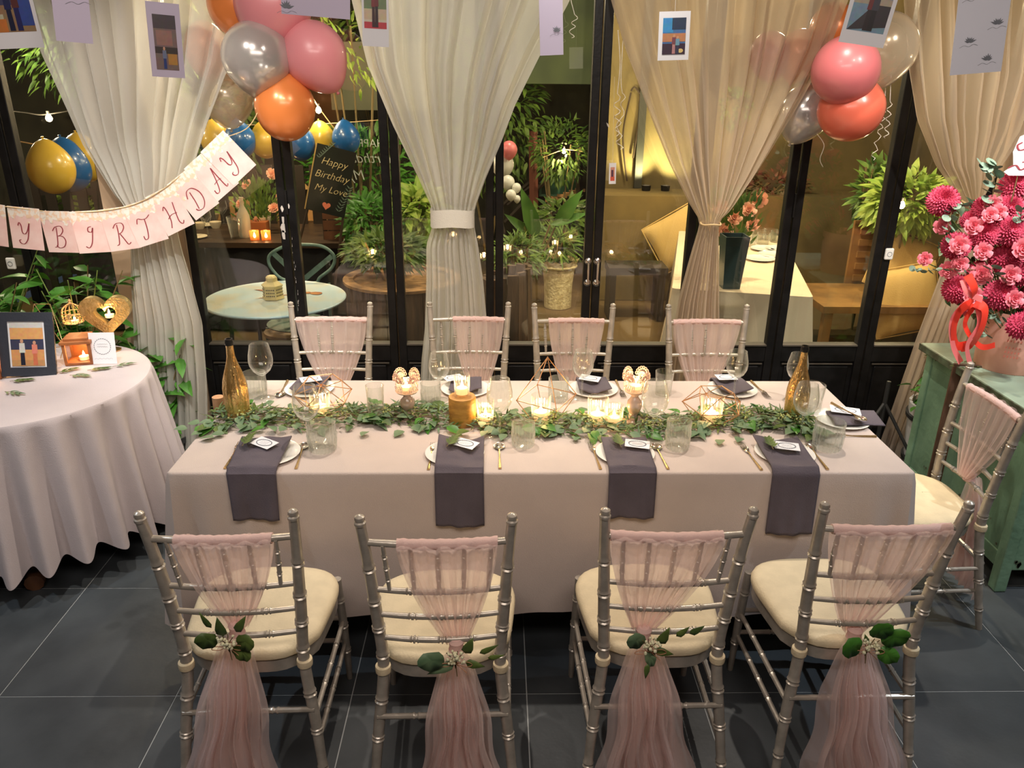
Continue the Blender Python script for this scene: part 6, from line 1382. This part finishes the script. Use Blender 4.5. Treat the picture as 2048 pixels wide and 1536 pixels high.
for x in (-.2, .2): MB().tube([(x, .01, -.30), (x, .03, -c_.z)], .008, 6).build('post', pot, t)
# trunk planter, barrels, pots and plants
barkm = mat('weathered_trunk', srgb(96, 72, 50), .85, c2=srgb(58, 44, 32), vscale=7, bump=.6, bscale=14, stretch=(3, 3, .4))
cutm = mat('sawn_ring', srgb(190, 146, 96), .8, c2=srgb(118, 88, 56), vscale=10)
def trunk(label, x, y, r_, h, n=20, tilt=0.0):
    t = thing('trunk_planter', label, 'planter', (x, y, 0)); 
    for k in range(n):
        a = 2*pi*k/n; mb = MB(); da = pi/n*.94; hh = h + tilt*cos(a)
        for z in (0, hh):
            for dd, dr in ((-da, 0), (da, 0), (da, -.03), (-da, -.03)): mb.v.append(((r_*(1.06 if z == 0 else 1)+dr)*cos(a+dd), (r_*(1.06 if z == 0 else 1)+dr)*sin(a+dd), z))
        mb.f += [(0, 1, 5, 4), (1, 2, 6, 5), (2, 3, 7, 6), (3, 0, 4, 7), (4, 5, 6, 7)]; mb.build('plank', barkm, t, False)
    MB().lathe([(r_-.005, h-.0), (r_+.02, h), (r_+.02, h+.018), (r_-.05, h+.018), (r_-.05, h-.01)], 40).build('rim', cutm, t) if tilt == 0 else None
    MB().lathe([(1e-5, h-.05), (r_-.02, h-.05)], 24).build('soil', mat('soil', (0, 0, 0)), t); return t
trunk('wide wooden tub planter behind the second curtain, full of ferns', -.66, 5.22, .38, .66); trunk('slanting cut trunk planter left of the stone flowerpot', .06, 5.05, .17, .76, 14, .04)
fpx('fern mass growing in the wide wooden tub', 775, 500, 5.22, 82, 30, .24, 700, .09, leafk, name='fern', wd=.25, seed=3, base=.60)
fpx('tall bright bush between the second post and the banded curtain', 740, 445, 6.0, 45, 50, .25, 500, .10, leafb, wd=.3, seed=4)
fpx('bright lit bush showing beside the banded curtain', 835, 425, 6.3, 45, 45, .25, 420, .13, leafy, wd=.4, seed=5)
fpx('low tangle of ferns left of the stone flowerpot', 1035, 510, 5.9, 48, 34, .2, 420, .09, leafk, name='fern', wd=.2, seed=6)
fpx('tufted grass plant growing in the stone flowerpot', 1112, 490, 6.88, 34, 26, .12, 190, .16, leafk, name='grass_tuft', wd=.10, seed=7, base=.40)
fpx('dense mixed shrub behind the grassy flowerpot', 1125, 440, 7.5, 60, 40, .2, 420, .11, leafk, wd=.3, seed=8)
fpx('climbing greenery on the stair rail beyond the double doors', 1120, 300, 8.05, 58, 60, .12, 520, .08, leafk, name='climber', wd=.3, seed=9)
# large banana-like leaves
t = thing('broad_leaf_plant', 'plant with a few huge glossy leaves beyond the double doors', 'plant', (.22, 6.2, 0)); lz = Vector((.22, 6.2, 0))
for (a, b, ww) in (((1075, 480), (1046, 382), .13), ((1110, 455), (1160, 385), .12), ((1100, 450), (1172, 425), .08), ((1060, 470), (1015, 430), .08)):
    p, q = AY(*a, 6.2), AY(*b, 6.1); mb = MB(); mb.leaf((0, 0, 0), q - p, (0, -1, .5), (q-p).length*1.05, ww, .12, .4); o = mb.build('leaf', mat('broad_leaf', srgb(52, 92, 34), .35, c2=srgb(84, 128, 52), vscale=4), t); o.location = p - lz; MB().tube([(0, 0, .3), p - lz], .008, 6).build('stem', stemm, t)
stone = mat('carved_cream_stone', srgb(226, 212, 166), .8, c2=srgb(190, 172, 124), vscale=26, bump=.9, bscale=45)
PP = AZ(1115, 612, 0); t = thing('flowerpot', 'cream stone flowerpot with a scalloped rim beyond the double doors', 'flowerpot', PP); HH = .44
def potf(s, t_): 
    a = 2*pi*s; z = HH*t_; r_ = .125 + .035*t_ - .012*sin(pi*t_) + (.018*(1 + .0)*max(0, (t_-.86)/.14)); sc = .010*cos(14*a)*max(0, (t_-.84)/.16)
    return ((r_ + sc)*cos(a), (r_ + sc)*sin(a), z + (.010*cos(14*a) if t_ > .93 else 0))
MB().grid(potf, 112, 28, wrap=True).build('body', stone, t); MB().lathe([(.156, HH*.84), (.166, HH*.85), (.168, HH*.875), (.158, HH*.885)], 40).build('rim_band', stone, t); MB().lathe([(1e-5, HH-.04), (.155, HH-.04)], 24).build('soil', mat('soil', (0, 0, 0)), t)
# stair rails and posts
rail = mat('dark_stair_timber', srgb(40, 32, 24), .7)
st_ = thing('staircase', 'dark timber stair stringers climbing behind the double doors', 'stairs', AY(1040, 440, 8.3)); s0 = Vector(st_.location)
for (a, b) in (((1010, 445), (1165, 285)), ((1000, 415), (1150, 290)), ((1015, 410), (1090, 350)), ((1060, 470), (1160, 385))):
    p, q = AY(*a, 8.3) - s0, AY(*b, 8.3) - s0; MB().tube([p, q], .022, 4).build('stringer', rail, st_, False)
MB().tube([AY(1066, 262, 8.2) - s0, AY(1068, 440, 8.2) - s0], .045, 4).build('post', mat('rusty_post', srgb(104, 58, 44), .7), st_, False); MB().tube([AY(1158, 280, 8.2) - s0, AY(1160, 520, 8.2) - s0], .035, 4).build('post', rail, st_, False)
for i in range(6): p = AY(1100 + i*12, 400 - i*4, 8.25) - s0; MB().box(p, (.10, .08, .03)).build('crate_board', cutm, st_, False)
hut = thing('green_window', 'small green glazed window frame below the stairs', 'window', AY(1118, 362, 8.6)); MB().box((0, 0, 0), (.40, .03, .30)).build('backing', mat('dark_teal', srgb(36, 84, 66), .5), hut, False)
for x in (-.2, 0, .2): MB().box((x, -.02, 0), (.025, .02, .32)).build('bar', mat('teal_bar', srgb(70, 120, 100), .5), hut, False)
for z in (-.15, 0, .15): MB().box((0, -.022, z), (.42, .02, .02)).build('bar', mat('teal_bar', (0, 0, 0)), hut, False)
# white and pale balloons outside by the trunk
for (u, v, r_, Y, m, lb) in ((1018, 300, 16, 6.3, B_rose, 'small red balloon beyond the third door post'), (1005, 330, 22, 6.4, B_wh, 'pale grey balloon under the small red one outside'), (1016, 365, 13, 6.2, B_wh, 'small white balloon, highest of the low white cluster outside'), (1033, 376, 9, 6.15, B_wh, 'tiny white balloon on the right of the low white cluster'), (1022, 390, 10, 6.1, B_wh, 'small white balloon at the centre of the low white cluster'), (1034, 398, 7, 6.1, B_wh, 'tiny white balloon lowest of the low white cluster')): balloon(u, v, r_, Y, m, lb)
for i, (u, v, r_, Y, m, lb) in enumerate(((102, 336, 37, 4.9, B_yel, 'yellow balloon in front of the trio seen through the left window'), (136, 332, 37, 5.05, B_blu, 'blue balloon in the middle of the trio seen through the left window'), (165, 318, 34, 5.15, B_yel, 'yellow balloon of the trio half hidden by the left curtain'),
    (432, 278, 27, 6.2, B_yel, 'yellow garden balloon beside the banner end card'), (480, 280, 28, 6.1, B_blu, 'blue garden balloon right of the banner end card'), (530, 282, 27, 6.2, B_yel, 'yellow garden balloon left of the second door post'), (600, 286, 28, 6.1, B_blu, 'blue garden balloon right of the second door post'), (643, 278, 26, 6.2, B_yel, 'yellow garden balloon above the black signboard'), (692, 276, 26, 6.1, B_blu, 'blue garden balloon above the reflected birthday sign'))):
    balloon(u, v, r_, Y, m, lb, (0, 175), 1.15)
gs = MB().tube(catmull([AY(40, 283, 5.0), AY(100, 292, 5.0), AY(170, 288, 5.2)], 8), .004, 5).build('garland_string', cord); tag(gs, 'string carrying the balloon trio outside the left window', 'string')
gs = MB().tube(catmull([AY(400, 245, 6.2), AY(520, 250, 6.2), AY(640, 248, 6.2), AY(760, 240, 6.2)], 8), .003, 5).build('garland_string', cord); tag(gs, 'string carrying the row of yellow and blue garden balloons', 'string')
# string bulbs
for i, (u, v, Y, pw, lb) in enumerate(((98, 237, 5.6, 9, 'glowing bulb outside the left window above the balloon trio'), (2, 237, 5.6, 5, 'glowing bulb at the very left picture edge'), (610, 172, 5.8, 7, 'glowing bulb right of the shiny orange balloon'), (637, 221, 6.2, 6, 'smaller glowing bulb below the one by the orange balloon'), (376, 95, 5.4, 4, 'glowing bulb showing through the left curtain'), (1128, 303, 8.0, 9, 'glowing bulb among the stair greenery'), (1803, 411, 5.1, 4, 'bright bulb in the bush right of the sixth door post'))):
    p = AY(u, v, Y); t = thing('string_bulb', lb, 'bulb', p); r_ = .022; MB().lathe([(1e-5, -r_), (r_*.7, -r_*.7), (r_, 0), (r_*.7, r_*.8), (r_*.4, r_*1.3)], 16).build('globe', bulbm, t); MB().lathe([(r_*.45, r_*1.2), (r_*.5, r_*2.2), (1e-5, r_*2.3)], 10).build('socket', pot, t); point((p.x, p.y - .06, p.z), pw, (1.0, .72, .40), .03, 'bulb_glow')
for pts, lb in (((AY(-20, 215, 5.6), AY(50, 225, 5.6), AY(98, 228, 5.6), AY(200, 200, 5.6), AY(376, 88, 5.4)), 'dark bulb wire outside the left window'), ((AY(600, 130, 5.8), AY(610, 165, 5.8), AY(637, 214, 6.2), AY(690, 285, 6.4)), 'thin bulb wire hanging right of the orange balloon'), ((AY(1085, 315, 8.0), AY(1128, 300, 8.0), AY(1165, 303, 8.0)), 'thin bulb wire across the stair greenery')):
    tag(MB().tube(catmull(pts, 6), .004, 5).build('bulb_wire', pot if 'dark' in lb else cord), lb, 'wire')
# left courtyard greenery and fence
fn_ = thing('slat_fence', 'dark vertical slat fence outside the left window', 'fence', (-3.0, 6.9, 0))
for i in range(22): MB().box((-1.15 + i*.135, 0, .62), (.085, .02, 1.24)).build('slat', rail, fn_, False)
for z in (.3, 1.0): MB().box((.25, .03, z), (2.9, .02, .06)).build('rail', rail, fn_, False)
foliage('bright undergrowth behind the slat fence', (-3.3, 7.4, .8), (.85, .3, .55), 900, .14, leafy, wd=.3, seed=11)
foliage('dark leafy hedge across the left courtyard end', (-3.25, 8.6, 1.7), (.95, .4, 1.0), 1900, .13, leafk, 'hedge', .32, 12)
foliage('leafy tree crown behind the balloon trio', (-3.1, 6.7, 2.3), (.8, .5, .6), 1500, .12, leafk, 'tree', .3, 13, base=0.0)
foliage('tall dark tree behind the black signboard', (-1.15, 8.9, 2.5), (1.0, .3, .7), 1600, .12, leafk, 'tree', .3, 14)
foliage('hanging green tips above the row of balloons', (-1.15, 6.6, 2.15), (.3, .2, .32), 130, .10, leafy, 'climber', .25, 15)
foliage('undergrowth behind the black signboard', (-1.35, 7.7, 1.0), (.6, .2, .5), 800, .12, leafb, wd=.3, seed=16)
foliage('bushy shrub behind the stair foot', (-.1, 8.3, 1.7), (.55, .25, .9), 1100, .12, leafk, wd=.3, seed=18)
crt = thing('wooden_crate', 'brown wooden crate below the black signboard', 'crate', AY(690, 458, 6.2)); 
for i in range(4): MB().box((0, 0, -.14 + i*.085), (.34, .02, .075)).build('board', mat('crate_wood', srgb(104, 64, 38), .7, var=.2, vscale=9), crt, False)
for x in (-.16, .16): MB().box((x, .012, -.02), (.03, .03, .36)).build('upright', rail, crt, False)
MB().box((0, .18, 0), (.34, .02, .34)).build('back_board', rail, crt, False)
# right courtyard: long table with peach cloth
LW, LL, LANG = .42, 1.0, -13.5
LC = Vector((1.53 + LL*sin(R(13.5)) - .03, 4.58 + LL, 0))
peachc = mat('peach_tablecloth', srgb(222, 200, 168), .85, var=.04, vscale=4, bump=.15, bscale=200)
m = MB(); n = 260; 
for j in range(9):
    for k_ in range(n):
        x, y, nx_, ny_, _, _ = rrect(k_/n, -LW, LW, -LL, LL, .02); d = max(0, (j-1)/7); al = x if abs(ny_) > abs(nx_) else y; off = .03*d + d*.014*sin(al*24); cd_ = min(math.hypot(x-a, y-b) for a in (-LW, LW) for b in (-LL, LL)); off += d*.05*math.exp(-(cd_/.12)**2)
        m.v.append((x + nx_*off, y + ny_*off, DTZ - .66*d))
    if j: m.f += [((j-1)*n + k_, j*n + k_, j*n + (k_+1) % n, (j-1)*n + (k_+1) % n) for k_ in range(n)]
c_ = len(m.v); m.v.append((0, 0, DTZ)); m.f += [(k_, (k_+1) % n, c_) for k_ in range(n)]
o = m.build('tablecloth', peachc); o.location = LC; o.rotation_euler.z = R(LANG); tag(o, 'peach cloth on the long courtyard table behind the cord-tied curtain', 'tablecloth')
lt = thing('courtyard_table', 'long courtyard table under the peach cloth', 'table', LC, R(LANG)); MB().box((0, 0, DTZ-.02), (2*LW-.04, 2*LL-.04, .03)).build('tabletop', dwt, lt, False)
for sx in (-1, 1):
    for sy in (-1, 1): MB().box((sx*.34, sy*.9, .35), (.05, .05, .7)).build('leg', dwt, lt, False)
def LT(u, v): return AZ(u, v, DTZ)
p = LT(1458, 574); vz = thing('square_vase', 'tall tapered dark teal vase on the peach courtyard table', 'vase', p, R(45)); hv = AY(1458, 470, p.y).z - DTZ
MB().lathe([(1e-5, 0), (.075, 0), (.105, hv), (.095, hv), (.068, .02), (1e-5, .02)], 4).build('body', mat('dark_teal_glaze', srgb(56, 74, 76), .3), vz, False)
p = LT(1452, 560); flowers('pink and peach roses with greenery by the dark teal vase', (p.x - .02, p.y + .10, DTZ), [(-.02, -.10, .32), (.04, -.06, .40), (-.05, -.04, .46), (.14, -.02, .44), (.18, 0, .34), (.09, -.10, .24), (.22, .03, .50)], .06, prose, 300, (.22, .16, .2), .34, ([(1e-5, 0), (.05, 0), (.06, .2), (.05, .2), (.04, .02)], drink_glass, 20))
for i, (u, v) in enumerate(((1520, 520), (1545, 512), (1560, 500), (1530, 500))): small('dinner_plate', LT(u, v), ['white plate in front on the peach courtyard table', 'white plate at the right edge of the peach courtyard table', 'farthest white plate on the peach courtyard table', 'white plate nearest the roses on the peach courtyard table'][i], 'plate', 'white plates on the peach courtyard table', [(1e-5, .004), (.07, .004), (.11, .016), (.108, .018), (.07, .008), (1e-5, .008)], china, 32)
for i, (u, v) in enumerate(((1500, 492), (1525, 488), (1552, 484), (1515, 478), (1540, 480))): small('tealight_glass', LT(u, v), 'small glass cups toward the back of the peach courtyard table', 'glass', 'glass cups on the peach courtyard table', [(1e-5, 0), (.045, 0), (.05, .09), (.046, .09), (.04, .008)], cut_glass, 20)
# stacked cushions, bench, shutter and bushes at the right
mus = mat('mustard_cushion', srgb(206, 172, 104), .85, var=.05, vscale=5, bump=.3, bscale=120)
bn = thing('garden_bench', 'low wooden bench carrying the mustard cushions outside the right doors', 'bench', (3.05, 5.75, 0)); MB().box((0, 0, .40), (1.35, .7, .05)).build('seat', mat('bench_wood', srgb(150, 112, 62), .6, c2=srgb(120, 88, 50), vscale=6), bn, False)
MB().box((.05, .36, .62), (.56, .03, .62)).build('back_panel', mat('bench_wood', (0, 0, 0)), bn, False)
for i in range(6): MB().box((.05, .335, .38 + i*.095), (.46, .02, .05)).build('louvre', mat('bench_wood', (0, 0, 0)), bn, False)
for sx in (-1, 1):
    for sy in (-1, 1): MB().box((sx*.62, sy*.3, .19), (.06, .06, .38)).build('leg', mat('bench_wood', (0, 0, 0)), bn, False)
def cushion(p, w_, h, th, rot, label):
    def cf(s, t_):
        x, y = 2*s - 1, 2*t_ - 1; b = (1 - abs(x)**2.6)**.5 * (1 - abs(y)**2.6)**.5; return (x*w_/2*(1 - .06*(1-y*y)), 0, y*h/2*(1 - .06*(1-x*x))), b
    mb = MB(); mb.grid(lambda s, t_: (cf(s, t_)[0][0], -th/2*cf(s, t_)[1] - .002, cf(s, t_)[0][2]), 20, 20); mb.grid(lambda s, t_: (cf(s, t_)[0][0], th/2*cf(s, t_)[1] + .002, cf(s, t_)[0][2]), 20, 20)
    t_ = thing('cushion', label, 'cushion', p); t_.rotation_euler = rot; mb.build('cover', mus, t_); mb2 = MB(); k = 24
    mb2.tube([(x*w_/2, 0, y*h/2) for x, y in [(-1 + 2*i/k, -1) for i in range(k)] + [(1, -1 + 2*i/k) for i in range(k)] + [(1 - 2*i/k, 1) for i in range(k)] + [(-1, 1 - 2*i/k) for i in range(k)]], .005, 5, True); mb2.build('piping', mus, t_); return t_
cushion(AY(1812, 600, 5.55), .54, .50, .18, (R(-18), R(-8), R(8)), 'mustard cushion in front, leaning on the bench outside the right doors'); cushion(AY(1806, 530, 5.85), .48, .46, .16, (R(-14), R(20), R(-6)), 'mustard cushion behind, tilted onto one corner, outside the right doors')
cushion(AY(1368, 470, 6.95), .62, .46, .16, (R(-14), R(-30), R(4)), 'mustard cushion leaning on the concrete planter wall')
fpx('bright lime bush above the mustard cushions', 1815, 405, 5.9, 68, 52, .2, 700, .11, leafy, wd=.42, seed=21); fpx('leafy plant trailing beside the sixth door post', 1752, 390, 6.2, 34, 62, .15, 300, .10, leafk, wd=.38, seed=22)
foliage('small reddish plant clump on the concrete ledge behind the courtyard table', (2.55, 7.3, zl + .08), (.35, .12, .12), 260, .08, mat('reddish_leaf', srgb(120, 70, 50), .6, c2=srgb(90, 90, 50), vscale=9), wd=.35, seed=23, base=zl)
foliage('hanging round leaf basket plant over the courtyard table', (1.98, 6.8, 1.72), (.12, .10, .16), 260, .05, leafk, 'hanging_plant', .5, 24)
ch_ = AY(1545, 300, 6.8); MB().tube([(0, 0, 0), (0, 0, 1)], .003, 4)
bch = thing('dark_slab', 'low black slab on two legs before the concrete planter wall', 'bench', (AY(1272, 530, 6.55).x, 6.55, 0)); MB().box((0, 0, .44), (.50, .30, .06)).build('seat', mat('black_slab', (.03, .025, .02), .5), bch, False)  # dark horizontal band built as a slab on two legs
for x in (-.21, .21): MB().box((x, 0, .21), (.05, .28, .41)).build('leg', mat('black_slab', (0, 0, 0)), bch, False)
for i, (u, v, Y) in enumerate(((745, 506, 5.05), (1015, 496, 5.5), (1110, 486, 6.9), (906, 470, 5.6), (968, 512, 5.4))):  # candle reflections in the glass, built as small cups with flames and lamps
    p = AY(u, v, Y); t = thing('reflected_candle', ['candle reflection built among the ferns of the wide wooden tub', 'candle reflection built among ferns right of the third door post', 'candle reflection built in the grass above the stone flowerpot', 'candle reflection built in the bush beside the banded curtain', 'candle reflection built low in the ferns beside the banded curtain'][i], 'candle', p)
    MB().lathe([(1e-5, -.02), (.025, -.02), (.028, .02), (.025, .02), (.022, -.014)], 16).build('cup', drink_glass, t); MB().lathe([(1e-5, 0), (.007, .006), (.009, .015), (1e-5, .04)], 8, (0, 0, -.012)).build('flame', flamem, t); point((p.x, p.y, p.z + .02), .5, (1, .55, .22), .015, 'candle_glow')
